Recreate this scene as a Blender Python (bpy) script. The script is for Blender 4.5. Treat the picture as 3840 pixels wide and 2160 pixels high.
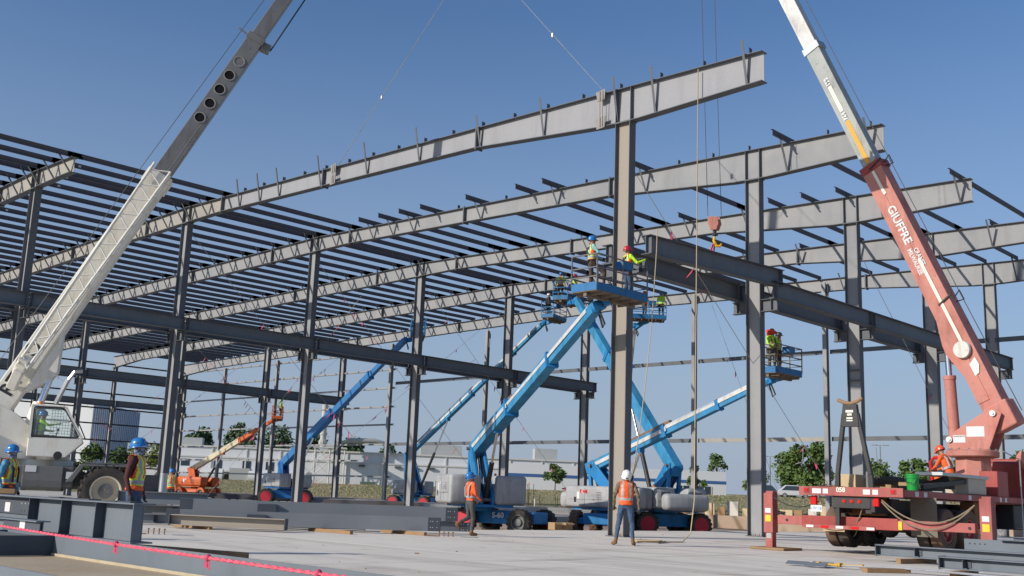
import bpy, bmesh, math, random
from mathutils import Vector as V, Matrix as Mx
random.seed(7)
R = math.radians
for o in list(bpy.data.objects): bpy.data.objects.remove(o)
S = bpy.context.scene
C = S.collection
# ------------------------------------------------------------ camera
CAMZ = 1.0883
cd = bpy.data.cameras.new('camera'); cam = bpy.data.objects.new('camera', cd); C.objects.link(cam)
cd.sensor_width = 36; cd.lens = 3975.48/3840*36; cd.clip_start = 0.1; cd.clip_end = 3000
pit, rol, yaw = 0.1948, 0.0375, -0.7725
F_ = V((math.sin(yaw)*math.cos(pit), math.cos(yaw)*math.cos(pit), math.sin(pit)))
R_ = V((math.cos(yaw), -math.sin(yaw), 0)); U_ = R_.cross(F_)
R2 = R_*math.cos(rol)+U_*math.sin(rol); U2 = U_*math.cos(rol)-R_*math.sin(rol)
m = Mx((R2, U2, -F_)).transposed().to_4x4(); m.translation = (0, 0, CAMZ)
cam.matrix_world = m
S.camera = cam
# ------------------------------------------------------------ world and sun
SUN = V((0.30, 1.0, -0.47)).normalized()          # direction the light travels
el = math.asin(-SUN.z)
w = bpy.data.worlds.new('World'); S.world = w; w.use_nodes = True
nt = w.node_tree; bg = nt.nodes['Background']
sky = nt.nodes.new('ShaderNodeTexSky'); sky.sky_type = 'NISHITA'; sky.sun_disc = False
sky.sun_elevation = el; sky.sun_rotation = math.atan2(-SUN.x, -SUN.y)
sky.air_density = 1.0; sky.dust_density = 1.0; sky.ozone_density = 6.0; sky.altitude = 0
hz = nt.nodes.new('ShaderNodeMix'); hz.data_type = 'RGBA'; hz.inputs[0].default_value = 0.0; hz.inputs[7].default_value = (3.7, 3.3, 4.6, 1)
nt.links.new(sky.outputs[0], hz.inputs[6])
# pale haze towards the horizon, the same all round
gt = nt.nodes.new('ShaderNodeTexCoord'); sp = nt.nodes.new('ShaderNodeSeparateXYZ'); nt.links.new(gt.outputs['Generated'], sp.inputs[0])
def mth(op, a, b=None):
    q = nt.nodes.new('ShaderNodeMath'); q.operation = op
    nt.links.new(a, q.inputs[0]) if not isinstance(a, float) else setattr(q.inputs[0], 'default_value', a)
    if b is not None: nt.links.new(b, q.inputs[1]) if not isinstance(b, float) else setattr(q.inputs[1], 'default_value', b)
    return q.outputs[0]
ex = mth('POWER', mth('MAXIMUM', mth('SUBTRACT', 1.0, mth('MULTIPLY', mth('ABSOLUTE', sp.outputs[2]), 2.3)), 0.0), 1.25)
h2 = nt.nodes.new('ShaderNodeMix'); h2.data_type = 'RGBA'; nt.links.new(mth('MULTIPLY', ex, 1.0), h2.inputs[0]); nt.links.new(hz.outputs[2], h2.inputs[6]); h2.inputs[7].default_value = (2.70, 3.22, 4.10, 1)
nt.links.new(h2.outputs[2], bg.inputs[0]); bg.inputs[1].default_value = 0.105
sl = bpy.data.lights.new('sun', 'SUN'); sl.energy = 3.6; sl.angle = R(0.53); sl.color = (1.0, 0.93, 0.83)
so = bpy.data.objects.new('sun', sl); C.objects.link(so); so.location = (-40, -60, 60)
so.rotation_euler = SUN.to_track_quat('-Z', 'Y').to_euler()
vs = S.view_settings; vs.view_transform = 'Standard'; vs.look = 'None'; vs.exposure = 0.31; vs.gamma = 1
S.render.engine = 'CYCLES'
S.cycles.max_bounces = 6

# ------------------------------------------------------------ materials
MATS = {}
def mat(name, col, rough=0.6, metal=0.0, col2=None, scale=3.0, amt=0.5, bump=0.0, bscale=None, spec=0.3, detail=6, stretch=None, alpha=None, trans=0):
    if name in MATS: return MATS[name]
    m = bpy.data.materials.new(name); m.use_nodes = True
    n = m.node_tree.nodes; l = m.node_tree.links; b = n['Principled BSDF']
    b.inputs['Roughness'].default_value = rough; b.inputs['Metallic'].default_value = metal
    b.inputs['Specular IOR Level'].default_value = spec
    if trans: b.inputs['Transmission Weight'].default_value = trans; b.inputs['IOR'].default_value = 1.45
    c1 = (*col, 1); b.inputs['Base Color'].default_value = c1
    if col2 is not None or bump:
        tc = n.new('ShaderNodeTexCoord'); src = tc.outputs['Object']
        if stretch:
            mp = n.new('ShaderNodeMapping'); mp.inputs['Scale'].default_value = stretch; l.new(src, mp.inputs[0]); src = mp.outputs[0]
    if col2 is not None:
        nz = n.new('ShaderNodeTexNoise'); nz.inputs['Scale'].default_value = scale; nz.inputs['Detail'].default_value = detail; nz.inputs['Roughness'].default_value = 0.62
        l.new(src, nz.inputs['Vector'])
        cr = n.new('ShaderNodeValToRGB'); cr.color_ramp.elements[0].position = 0.5-0.5*amt*0.6; cr.color_ramp.elements[1].position = 0.5+0.5*amt*0.6
        cr.color_ramp.elements[0].color = c1; cr.color_ramp.elements[1].color = (*col2, 1)
        l.new(nz.outputs[0], cr.inputs[0]); l.new(cr.outputs[0], b.inputs['Base Color'])
    if bump:
        nb = n.new('ShaderNodeTexNoise'); nb.inputs['Scale'].default_value = bscale or scale*4; nb.inputs['Detail'].default_value = 5
        l.new(src, nb.inputs['Vector'])
        bp = n.new('ShaderNodeBump'); bp.inputs['Strength'].default_value = bump; bp.inputs['Distance'].default_value = 0.02
        l.new(nb.outputs[0], bp.inputs['Height']); l.new(bp.outputs[0], b.inputs['Normal'])
    MATS[name] = m; return m
def grime(m, layers):                                      # dirt, streaks, rust: (scale, stretch, from, to, multiply colour)
    n = m.node_tree.nodes; l = m.node_tree.links; b = n['Principled BSDF']; inp = b.inputs['Base Color']
    tc = n.new('ShaderNodeTexCoord')
    if inp.links: src = inp.links[0].from_socket
    else:
        rgb = n.new('ShaderNodeRGB'); rgb.outputs[0].default_value = inp.default_value; src = rgb.outputs[0]
    for sc, stre, lo, hi, colr in layers:
        mp = n.new('ShaderNodeMapping'); mp.inputs['Scale'].default_value = stre; l.new(tc.outputs['Object'], mp.inputs[0])
        nz = n.new('ShaderNodeTexNoise'); nz.inputs['Scale'].default_value = sc; nz.inputs['Detail'].default_value = 8; nz.inputs['Roughness'].default_value = 0.65; l.new(mp.outputs[0], nz.inputs['Vector'])
        cr = n.new('ShaderNodeValToRGB'); cr.color_ramp.elements[0].position = lo; cr.color_ramp.elements[1].position = hi; cr.color_ramp.elements[0].color = (1, 1, 1, 1); cr.color_ramp.elements[1].color = (*colr, 1); l.new(nz.outputs[0], cr.inputs[0])
        mx = n.new('ShaderNodeMix'); mx.data_type = 'RGBA'; mx.blend_type = 'MULTIPLY'; mx.inputs[0].default_value = 1; l.new(src, mx.inputs[6]); l.new(cr.outputs[0], mx.inputs[7]); src = mx.outputs[2]
    l.new(src, inp); return m
ST = (1.4, 1.4, 0.16)
steel = mat('shaded_grey_primer', (0.100, 0.112, 0.130), 0.7, 0.0, (0.150, 0.155, 0.162), 0.7, 1.2, 0.08, 9, spec=0.2)  # flange tone: the same primer painted darker to deepen its shade
steelw = mat('sunlit_primer_web', (0.258, 0.265, 0.276), 0.72, 0.0, (0.305, 0.302, 0.298), 0.45, 0.7, 0.06, 5, spec=0.2)  # web tones, here and below: primer painted lighter as if sunlit
steelr = mat('rust_tinted_web', (0.290, 0.290, 0.288), 0.72, 0.0, (0.360, 0.330, 0.278), 0.30, 0.8, 0.06, 5, spec=0.2)
steell = mat('sunlit_hoisted_web', (0.262, 0.266, 0.280), 0.65, 0.0, (0.318, 0.318, 0.328), 0.35, 0.9, 0.05, 3, spec=0.25)
steeld = mat('dark_primer_purlin', (0.082, 0.09, 0.108), 0.65, 0.0, (0.125, 0.10, 0.092), 0.8, 1.0, spec=0.2)
steelb = mat('blue_grey_primer', (0.125, 0.150, 0.180), 0.65, 0.0, (0.175, 0.195, 0.215), 0.8, 1.2, 0.08, 9, spec=0.25)

for q in (steel, steelw, steelr, steell, steelb):
    grime(q, ((1.6, ST, 0.50, 0.80, (0.84, 0.83, 0.82)), (5.0, (1, 1, 0.5), 0.66, 0.76, (0.96, 0.80, 0.64)), (0.35, (1, 1, 1), 0.50, 0.75, (0.84, 0.85, 0.87))))
# ------------------------------------------------------------ mesh helpers
class MB:
    def __init__(s): s.v = []; s.f = []; s.mi = []; s.cur = 0
    def add(s, vs_, fs_, M=None):
        b = len(s.v)
        s.v += [tuple(M @ V(p)) if M else tuple(p) for p in vs_]
        for f in fs_: s.f.append(tuple(i+b for i in f)); s.mi.append(s.cur)
        return s
    def box(s, c, d, M=None):
        x, y, z = c; a, b, e = d[0]/2, d[1]/2, d[2]/2
        vs_ = [(x+i*a, y+j*b, z+k*e) for i in (-1, 1) for j in (-1, 1) for k in (-1, 1)]
        return s.add(vs_, [(0, 1, 3, 2), (4, 6, 7, 5), (0, 4, 5, 1), (2, 3, 7, 6), (0, 2, 6, 4), (1, 5, 7, 3)], M)
    def prof(s, p0, p1, poly, up=(0, 0, 1), poly1=None, M=None):
        p0 = V(p0); p1 = V(p1); d = (p1-p0).normalized(); u = V(up); side = d.cross(u)
        if side.length < 1e-6: side = d.cross(V((1, 0, 0)))
        side.normalize(); u = side.cross(d).normalized(); n = len(poly); q = poly1 or poly
        vs_ = [p0+side*a+u*b for a, b in poly]+[p1+side*a+u*b for a, b in q]
        fs_ = [(i, (i+1) % n, n+(i+1) % n, n+i) for i in range(n)]+[tuple(range(n-1, -1, -1)), tuple(range(n, 2*n))]
        return s.add(vs_, fs_, M)
    def bar(s, p0, p1, w, h, up=(0, 0, 1), w1=None, h1=None, M=None):
        w1 = w if w1 is None else w1; h1 = h if h1 is None else h1
        f = lambda a, b: [(-a/2, -b/2), (a/2, -b/2), (a/2, b/2), (-a/2, b/2)]
        return s.prof(p0, p1, f(w, h), up, f(w1, h1), M)
    def ibeam(s, p0, p1, d, b, tf=0.022, tw=0.014, up=(0, 0, 1)):
        a, e, t = b/2, d/2, tw/2
        return s.prof(p0, p1, [(-a, -e), (a, -e), (a, -e+tf), (t, -e+tf), (t, e-tf), (a, e-tf), (a, e), (-a, e), (-a, e-tf), (-t, e-tf), (-t, -e+tf), (-a, -e+tf)], up)
    def tube(s, p0, p1, r, r1=None, n=10, M=None):
        r1 = r if r1 is None else r1
        c = [(math.cos(2*math.pi*i/n), math.sin(2*math.pi*i/n)) for i in range(n)]
        d = V(p1)-V(p0); up = (0, 0, 1) if abs(d.normalized().z) < 0.95 else (1, 0, 0)
        return s.prof(p0, p1, [(r*a, r*b) for a, b in c], up, [(r1*a, r1*b) for a, b in c], M)
    def path(s, pts, r, n=6, M=None):
        pts = [V(p) for p in pts]; k = len(pts); vs_ = []; up = V((0, 0, 1)); side = None
        for i, p in enumerate(pts):
            d = (pts[min(i+1, k-1)]-pts[max(i-1, 0)]).normalized()
            if side is None:
                side = d.cross(up)
                if side.length < 0.05: side = d.cross(V((1, 0, 0)))
            side = (side-d*side.dot(d)).normalized(); u = side.cross(d)
            rr = r[i] if isinstance(r, (list, tuple)) else r
            for j in range(n):
                a = 2*math.pi*j/n; vs_.append(p+side*rr*math.cos(a)+u*rr*math.sin(a))
        fs_ = [(i*n+j, i*n+(j+1) % n, (i+1)*n+(j+1) % n, (i+1)*n+j) for i in range(k-1) for j in range(n)]
        fs_ += [tuple(range(n-1, -1, -1)), tuple(range((k-1)*n, k*n))]
        return s.add(vs_, fs_, M)
    def lathe(s, pr, n=24, M=None, cap=True):
        vs_ = [(r*math.cos(2*math.pi*j/n), r*math.sin(2*math.pi*j/n), z) for r, z in pr for j in range(n)]; k = len(pr)
        fs_ = [(i*n+j, i*n+(j+1) % n, (i+1)*n+(j+1) % n, (i+1)*n+j) for i in range(k-1) for j in range(n)]
        if cap: fs_ += [tuple(range(n-1, -1, -1)), tuple(range((k-1)*n, k*n))]
        return s.add(vs_, fs_, M)
    def sph(s, c, r, n=12, k=8, M=None):
        r = r if isinstance(r, (tuple, list)) else (r, r, r)
        vs_ = [(c[0], c[1], c[2]-r[2])]
        for i in range(1, k):
            t = math.pi*i/k-math.pi/2
            vs_ += [(c[0]+r[0]*math.cos(t)*math.cos(2*math.pi*j/n), c[1]+r[1]*math.cos(t)*math.sin(2*math.pi*j/n), c[2]+r[2]*math.sin(t)) for j in range(n)]
        vs_.append((c[0], c[1], c[2]+r[2])); L = len(vs_)-1
        fs_ = [(0, 1+(j+1) % n, 1+j) for j in range(n)]
        fs_ += [(1+i*n+j, 1+i*n+(j+1) % n, 1+(i+1)*n+(j+1) % n, 1+(i+1)*n+j) for i in range(k-2) for j in range(n)]
        fs_ += [(L, 1+(k-2)*n+j, 1+(k-2)*n+(j+1) % n) for j in range(n)]
        return s.add(vs_, fs_, M)
    def plate(s, pts, nrm, t, M=None):                     # polygon given by 3-D points, thickened both ways
        nrm = V(nrm).normalized()*t/2; n = len(pts)
        vs_ = [V(p)-nrm for p in pts]+[V(p)+nrm for p in pts]
        return s.add(vs_, [tuple(range(n-1, -1, -1)), tuple(range(n, 2*n))]+[(i, (i+1) % n, n+(i+1) % n, n+i) for i in range(n)], M)
WORLD_THINGS = set()
def obj(name, mb, mt=None, parent=None, smooth=False, bevel=0, seg=2, label=None):
    me = bpy.data.meshes.new(name); me.from_pydata([tuple(p) for p in mb.v], [], mb.f)
    ml = mt if isinstance(mt, (list, tuple)) else [mt]
    for q in ml:
        if q: me.materials.append(q)
    if len(ml) > 1:
        for p, i in zip(me.polygons, mb.mi): p.material_index = i
    bm = bmesh.new(); bm.from_mesh(me); bmesh.ops.recalc_face_normals(bm, faces=bm.faces); bm.to_mesh(me); bm.free()
    if smooth:
        me.shade_smooth()
        if smooth is not True: me.set_sharp_from_angle(angle=R(smooth))
    o = bpy.data.objects.new(name, me); C.objects.link(o)
    if bevel:
        md = o.modifiers.new('edge', 'BEVEL'); md.width = bevel; md.segments = seg; md.limit_method = 'ANGLE'; md.angle_limit = R(40)
    if parent: setpar(o, parent)
    if label: o['label'] = label
    return o
def setpar(o, p):
    o.parent = p
    if p.name in WORLD_THINGS: o.matrix_parent_inverse = p.matrix_basis.inverted()
def tag(o, label, cat, group=None):
    o['label'] = label; o['category'] = cat
    if group: o['group'] = group
    return o
def thing(name, label, cat, loc=(0, 0, 0), rz=0.0, group=None, world=True):   # world=True: its parts are given in world coordinates
    o = bpy.data.objects.new(name, None); C.objects.link(o); o.empty_display_size = 0.3
    o.location = loc; o.rotation_euler = (0, 0, rz)
    if world: WORLD_THINGS.add(o.name)
    return tag(o, label, cat, group)
def dup(o, parent=None, loc=None, rot=None):
    c = o.copy(); C.objects.link(c)
    if parent: setpar(c, parent)
    if loc is not None: c.location = loc
    if rot is not None: c.rotation_euler = rot
    return c
def kind(o, k): o['kind'] = k; return o
def text(s, size, mt, M, parent=None, name='lettering', depth=0.002, bold=0.0, width=1.0):
    cu = bpy.data.curves.new('t', 'FONT'); cu.body = s; cu.size = size; cu.extrude = depth; cu.offset = bold; cu.align_x = 'CENTER'; cu.align_y = 'CENTER'; cu.resolution_u = 3
    t = bpy.data.objects.new('t', cu); C.objects.link(t)
    me = bpy.data.meshes.new_from_object(t); bpy.data.objects.remove(t); bpy.data.curves.remove(cu)
    me.transform(M @ Mx.Diagonal((width, 1, 1, 1))); me.materials.clear(); me.materials.append(mt); me.name = name
    o = bpy.data.objects.new(name, me); C.objects.link(o)
    if parent: setpar(o, parent)
    return o
def frame(org, xa, ya):                                    # matrix with text x axis, y axis
    x = V(xa).normalized(); y = V(ya); y = (y-x*y.dot(x)).normalized(); z = x.cross(y)
    m = Mx((x, y, z)).transposed().to_4x4(); m.translation = org; return m
# ============================================================ SETTING: slab, dirt, field
concrete = mat('concrete_slab', (0.635, 0.575, 0.495), 0.8, 0, (0.785, 0.715, 0.62), 0.22, 0.9, 0.10, 30, detail=12)
grime(concrete, ((0.5, (0.25, 1.6, 1), 0.50, 0.70, (0.72, 0.71, 0.70)), (1.3, (1, 1, 1), 0.60, 0.70, (0.70, 0.63, 0.55)), (0.9, (1.8, 0.12, 1), 0.57, 0.68, (0.70, 0.69, 0.68)), (14, (1, 1, 1), 0.60, 0.74, (0.80, 0.78, 0.76)), (0.35, (1, 1, 1), 0.58, 0.64, (0.86, 0.84, 0.82))))
concrete2 = mat('dusty_concrete', (0.46, 0.43, 0.39), 0.85, 0, (0.56, 0.53, 0.48), 0.5, 1.0, 0.15, 12)
dirt = mat('red_clay_dirt', (0.30, 0.20, 0.13), 0.95, 0, (0.42, 0.34, 0.26), 0.35, 0.8, 0.5, 4, detail=9)
grassg = mat('meadow_ground', (0.17, 0.175, 0.06), 0.95, 0, (0.30, 0.25, 0.14), 0.05, 0.7, 0.4, 1.5, detail=9)
def terrain(name, xs, ys, zf, mt, mask=None):
    mb = MB(); nx, ny = len(xs), len(ys)
    mb.v = [(x, y, zf(x, y)) for x in xs for y in ys]
    for i in range(nx-1):
        for j in range(ny-1):
            if mask is None or mask((xs[i]+xs[i+1])/2, (ys[j]+ys[j+1])/2): mb.f.append((i*ny+j, (i+1)*ny+j, (i+1)*ny+j+1, i*ny+j+1)); mb.mi.append(0)
    return kind(obj(name, mb, mt, smooth=True), 'structure')
PIT = -0.40
def gz(x, y):                                              # the land: low at the site, rising to the road beyond it
    d = math.hypot(x+60, y-40)
    e = max(0, -x-112, y-66)
    t = min(1, e/60.0); t = t*t*(3-2*t)
    far = min(1, max(0, (e-60)/400.0))
    return -0.45+2.75*t+0.004*max(0, min(e-50, 200))+5*far*far
xs = [-2500, -1500, -900, -600, -450, -350]+[-300+6*i for i in range(50)]+[10*i for i in range(0, 30)]+[300, 500, 900, 1500, 2500]
ys = [-2500, -1200, -500, -200, -80]+[-40+6*i for i in range(60)]+[330, 380, 450, 600, 900, 1500, 2500]
terrain('ground', xs, ys, gz, grassg)
def slab(name, x0, x1, y0, y1, z, t, mt):
    mb = MB(); mb.box(((x0+x1)/2, (y0+y1)/2, z-t/2), (x1-x0, y1-y0, t)); return kind(obj(name, mb, mt, bevel=0.01), 'structure')
slab('concrete_floor', -25.6, 30, -30, 120, -0.03, 0.6, dirt)
FL = bpy.data.objects['concrete_floor']
for i in range(6):
    for j in range(13):
        x0, y0 = -25.59+6.1*i, -12+6.6*j
        obj('slab_panel', MB().box((x0+3.05, y0+3.3, -0.1), (6.075, 6.575, 0.2)), concrete, FL)
slab('concrete_floor', -109.2, -46.0, -30, 61.0, -0.004, 0.42, concrete2)
slab('concrete_floor', -45.99, -25.61, -30, 24.0, -0.002, 0.6, concrete)
kind(obj('clay_strip', MB().box((-35.8, 72.1, -0.42), (20.36, 96, 0.05)), dirt), 'structure')
kind(obj('clay_strip', MB().box((-86, 66.0, -0.02), (200, 9.9, 0.9)), dirt), 'structure')

# ============================================================ STEEL FRAME
XL, XK, XM, XR = -108.41, -79.63, -50.28, -21.157
FY = [10.85, 18.976, 26.903, 35.078, 43.254, 51.429, 59.604]     # index 0 is the frame just out of view
XE = -15.85
def ztop(x): return 15.50-(0.0208*(XM-x) if x < XM else 0.0225*(x-XM))
def zbot(x):
    k = [(-109.0, 1.27), (-103, 0.87), (-92, 0.80), (-64, 0.80), (-50.3, 0.86), (-47, 0.74), (-38, 0.76), (-28.4, 0.80), (-22.0, 1.22), (-20.5, 1.22), (-15.8, 0.98)]
    for (a, p), (b, q) in zip(k, k[1:]):
        if a <= x <= b: return ztop(x)-(p+(q-p)*(x-a)/(b-a))
    return ztop(x)-0.98
ORD = ['', 'first', 'second', 'third', 'fourth', 'fifth', 'sixth']
brace_mesh = {}
def brace(parent, x, y, dy=-0.72, up=0.16, mt=None):
    zb = zbot(x)+0.03; zt = ztop(x)+up
    mb = MB(); mb.prof((x, y-0.02, zb), (x, y+dy, zt), [(-0.042, -0.042), (0.042, -0.042), (0.042, -0.032), (-0.032, -0.032), (-0.032, 0.042), (-0.042, 0.042)], up=(1, 0, 0))
    return obj('flange_brace', mb, mt or steeld, parent)
def rafter(name, label, y, xa, xb, mweb, splices, stiff, braces, clips, dyb=-0.72, upb=0.16, bl=0.17, group=None, dark=None):
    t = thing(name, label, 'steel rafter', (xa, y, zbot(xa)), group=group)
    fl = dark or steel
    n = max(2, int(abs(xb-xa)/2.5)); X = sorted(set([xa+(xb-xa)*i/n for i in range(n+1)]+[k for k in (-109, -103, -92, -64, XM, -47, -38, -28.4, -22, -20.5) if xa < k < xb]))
    for nm, zf, th in (('top_flange', ztop, -1), ('bottom_flange', zbot, 1)):
        mb = MB()
        vs_ = []
        for x in X:
            z = zf(x); z2 = z+th*0.024
            vs_ += [(x, y-bl, z), (x, y+bl, z), (x, y+bl, z2), (x, y-bl, z2)]
        fs_ = [(4*i+j, 4*i+(j+1) % 4, 4*i+4+(j+1) % 4, 4*i+4+j) for i in range(len(X)-1) for j in range(4)]+[(3, 2, 1, 0), tuple(4*(len(X)-1)+j for j in range(4))]
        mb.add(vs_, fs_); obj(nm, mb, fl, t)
    mb = MB(); vs_ = []
    for x in X: vs_ += [(x, y-0.007, zbot(x)+0.022), (x, y+0.007, zbot(x)+0.022), (x, y+0.007, ztop(x)-0.022), (x, y-0.007, ztop(x)-0.022)]
    mb.add(vs_, [(4*i+j, 4*i+(j+1) % 4, 4*i+4+(j+1) % 4, 4*i+4+j) for i in range(len(X)-1) for j in range(4)]+[(3, 2, 1, 0), tuple(4*(len(X)-1)+j for j in range(4))])
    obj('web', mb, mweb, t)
    for x in splices:
        za, zb_ = zbot(x)-0.07, ztop(x)+0.05
        for s in (-1, 1): obj('splice_plate', MB().box((x+s*0.016, y, (za+zb_)/2), (0.03, bl*2+0.03, zb_-za)), fl, t)
    for x in stiff: obj('stiffener', MB().box((x, y-0.5*bl, (zbot(x)+ztop(x))/2), (0.016, bl-0.03, ztop(x)-zbot(x)-0.05)), fl, t)
    for x in braces: brace(t, x, y, dyb, upb+(0.24 if name == 'hoisted_rafter' and x < -30 else 0), fl)
    for x in clips: obj('purlin_clip', MB().box((x, y-0.02, ztop(x)+0.10), (0.014, 0.16, 0.24)).box((x+0.03, y-0.02, ztop(x)+0.008), (0.07, 0.14, 0.012)), fl, t)
    return t
PR = [-49.87+1.678*i for i in range(21)]; PL = [-50.72-1.68*i for i in range(34)]
LS = [-64.0, -77.6, -92.5]; LST = [XM-0.31, XM+0.31]
bl_all = [x+0.1 for x in PL]
rafter('rafter', 'nearest roof rafter, cut short at a bolted end plate at upper left', FY[1], -109, -46.25, steelr, [-64.0, -54.6], LST, bl_all[:20]+[PR[0], PR[1], PR[2]], [], group='roof rafters')
rafter('rafter', 'left half of the rafter line that the hoisted rafter is being joined to', FY[2], -109, -46.9, steelr, LS[:2]+[-54.6], LST, bl_all[:24]+PR[:2], [], group='roof rafters')
lift_br = [-45.2, -43.4, -41.75, -38.45, -35.1, -31.7, -28.15, -24.85, -19.88, -16.42]
rafter('hoisted_rafter', 'long bare rafter hanging in crane slings, braces sticking up in the sky', FY[2], -46.83, XE, steell, [-46.75, -38.2, -28.3], [XR-0.31, XR+0.31], lift_br+[-21.46], PR[3:], dyb=-0.32, upb=0.42)
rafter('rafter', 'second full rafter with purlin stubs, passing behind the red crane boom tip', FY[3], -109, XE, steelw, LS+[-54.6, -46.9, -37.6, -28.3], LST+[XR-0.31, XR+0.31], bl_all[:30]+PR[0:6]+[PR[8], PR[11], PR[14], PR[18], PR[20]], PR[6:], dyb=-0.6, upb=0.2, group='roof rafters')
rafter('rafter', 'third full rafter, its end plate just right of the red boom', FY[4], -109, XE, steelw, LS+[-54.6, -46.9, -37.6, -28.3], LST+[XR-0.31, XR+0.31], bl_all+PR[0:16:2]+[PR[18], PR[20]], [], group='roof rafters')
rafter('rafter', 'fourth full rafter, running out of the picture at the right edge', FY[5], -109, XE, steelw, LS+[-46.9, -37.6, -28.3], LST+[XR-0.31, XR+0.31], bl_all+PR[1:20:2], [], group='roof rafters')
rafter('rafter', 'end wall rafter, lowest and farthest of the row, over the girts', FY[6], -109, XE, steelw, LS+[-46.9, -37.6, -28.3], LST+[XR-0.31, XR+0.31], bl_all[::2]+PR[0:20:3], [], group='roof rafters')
tagm = mat('white_tag', (0.62, 0.62, 0.60), 0.7)
# ---- roof bays of purlins
ZP = [(0, 0), (0.09, 0), (0.09, 0.006), (0.006, 0.006), (0.006, 0.26), (-0.09, 0.26), (-0.09, 0.254), (0, 0.254)]
ZP = [(a, b) for a, b in ZP]
bays = [(0, PR[:3], 'roof bay of dark purlins nearest the left edge, in front of the cut rafter', 0.3),
        (1, PR[:3], 'roof bay of dark purlins between the cut rafter and the hoisted rafter line', 0.25),
        (2, PR[:3], 'roof bay of dark purlins behind the hoisted rafter line', 0.25),
        (3, [PR[i] for i in (0, 1, 2, 3, 4, 5, 6, 8, 10, 11, 14, 18)], 'roof bay of purlins whose loose ends overhang the second full rafter', 1.15),
        (4, [p for i, p in enumerate(PR) if i not in (7, 13, 19)], 'roof bay of purlins between the third and fourth full rafters', 1.1),
        (5, [p for i, p in enumerate(PR) if i not in (12, 15)], 'roof bay of purlins running up to the end wall rafter', 0.3)]
for b, pr, lab, lap in bays:
    y0, y1 = FY[b], FY[b+1]
    t = thing('roof_bay', lab, 'purlins', (XM, y0, 15.5), group='roof bays of purlins')
    for x in PL+pr:
        l0 = lap if (x > -46 or lap < 0.5) else 0.3
        mb = MB(); z = ztop(x)+0.004+0.012*(b % 2)
        mb.prof((x, y0-l0, z), (x, y1+(0.45 if b < 5 else 0.3), z), ZP)
        pq = obj('purlin', mb, steeld, t)
        if random.random() < 0.35: yy = y0+random.uniform(0.6, 2.5); obj('paper_tag', MB().box((x+0.012, yy, z+0.13), (0.008, 0.14, 0.10)), tagm, pq)
        for yy in ((y0+0.42,) if b in (1, 2, 3) else ()): obj('bolt_pair', MB().box((x+0.010, yy, z+0.17), (0.008, 0.035, 0.035)), tagm, pq)
# ---- columns
def bracket(t, x, y, sgn, d=0.31):
    xa = x+sgn*d; xb = x+sgn*0.95; p = obj('crane_bracket', MB().box(((xa+xb)/2, y, 8.58), (abs(xb-xa), 0.014, 0.43)), steel, t)
    for z in (8.355, 8.805): obj('bracket_flange', MB().box(((xa+xb)/2, y, z), (abs(xb-xa), 0.26, 0.02)), steel, p)
    for dx in (0.74,): obj('bracket_stiffener', MB().box((x+sgn*dx, y, 8.58), (0.016, 0.24, 0.42)), steel, p)
def column(label, x, y, br=(1, -1), d=0.62, bf=0.33, mweb=None, base=0.0, group='main columns', plates=()):
    zt = zbot(x)-0.006; t = thing('steel_column', label, 'steel column', (x, y, base), group=group)
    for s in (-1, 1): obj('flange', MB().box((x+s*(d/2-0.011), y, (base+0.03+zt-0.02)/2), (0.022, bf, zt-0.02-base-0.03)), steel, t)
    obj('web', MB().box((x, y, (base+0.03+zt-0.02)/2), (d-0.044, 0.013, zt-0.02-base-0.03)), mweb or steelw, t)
    sl_ = (zbot(x+0.3)-zbot(x-0.3))/0.6
    obj('cap_plate', MB().plate([(x-d/2-0.05, y-bf/2-0.02, zt-0.012-sl_*(d/2+0.05)), (x+d/2+0.05, y-bf/2-0.02, zt-0.012+sl_*(d/2+0.05)), (x+d/2+0.05, y+bf/2+0.02, zt-0.012+sl_*(d/2+0.05)), (x-d/2-0.05, y+bf/2+0.02, zt-0.012-sl_*(d/2+0.05))], (0, 0, 1), 0.02), steel, t)
    bp = obj('base_plate', MB().box((x, y, base+0.016), (d+0.12, bf+0.1, 0.028)), steel, t)
    for ax in (-0.16, 0, 0.16):
        for ay in (-0.1, 0.1): obj('anchor_bolt', MB().tube((x+ax, y+ay, base+0.03), (x+ax, y+ay, base+0.11), 0.014, n=6), rust, bp)
    for s in br: bracket(t, x, y, s, d/2)
    for z in plates: obj('stiffener_plate', MB().box((x, y-0.09, z), (d-0.05, 0.15, 0.016)), steel, t)
    return t
rust = mat('rusty_iron', (0.16, 0.075, 0.035), 0.9, 0, (0.26, 0.13, 0.06), 6, 1)
mn = ['', 'ridge column farthest left, under the cut rafter', 'ridge column under the joint of the hoisted rafter line, left of center', 'ridge column standing behind the blue lift with the long thin boom', 'ridge column behind the two long beams on the floor', 'ridge column partly behind the front blue lift hoods', 'ridge column at the end wall, carrying the near crane beam end']
for i in range(1, 7): column(mn[i], XM, FY[i], mweb=steelw)
rn = ['', '', 'tallest nearest column with the white helmet worker at its foot', 'column right of center, lift basket at its side, base on the slab', 'column behind the black boom rest of the red crane', 'column right behind the red crane lifting cylinder', 'far right column at the end wall beyond the red boom']
for i in range(2, 7): column(rn[i], XR, FY[i], mweb=steelw if i > 2 else mat('faded_primer_web', (0.275, 0.258, 0.235), 0.75, 0, (0.33, 0.275, 0.215), 0.35, 0.8, spec=0.2), plates=(7.05, 6.6) if i == 4 else ())
kn = ['', '', 'inner left column mostly hidden by the white crane boom', 'inner left column behind the white crane cab', 'inner left column right beside the ridge column near the dark sleeved worker', 'inner left column behind the orange lift basket', 'inner left column at the end wall where the lower crane beam stops']
for i in range(2, 7): column(kn[i], XK, FY[i], br=(1, -1), mweb=steelw)
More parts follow.
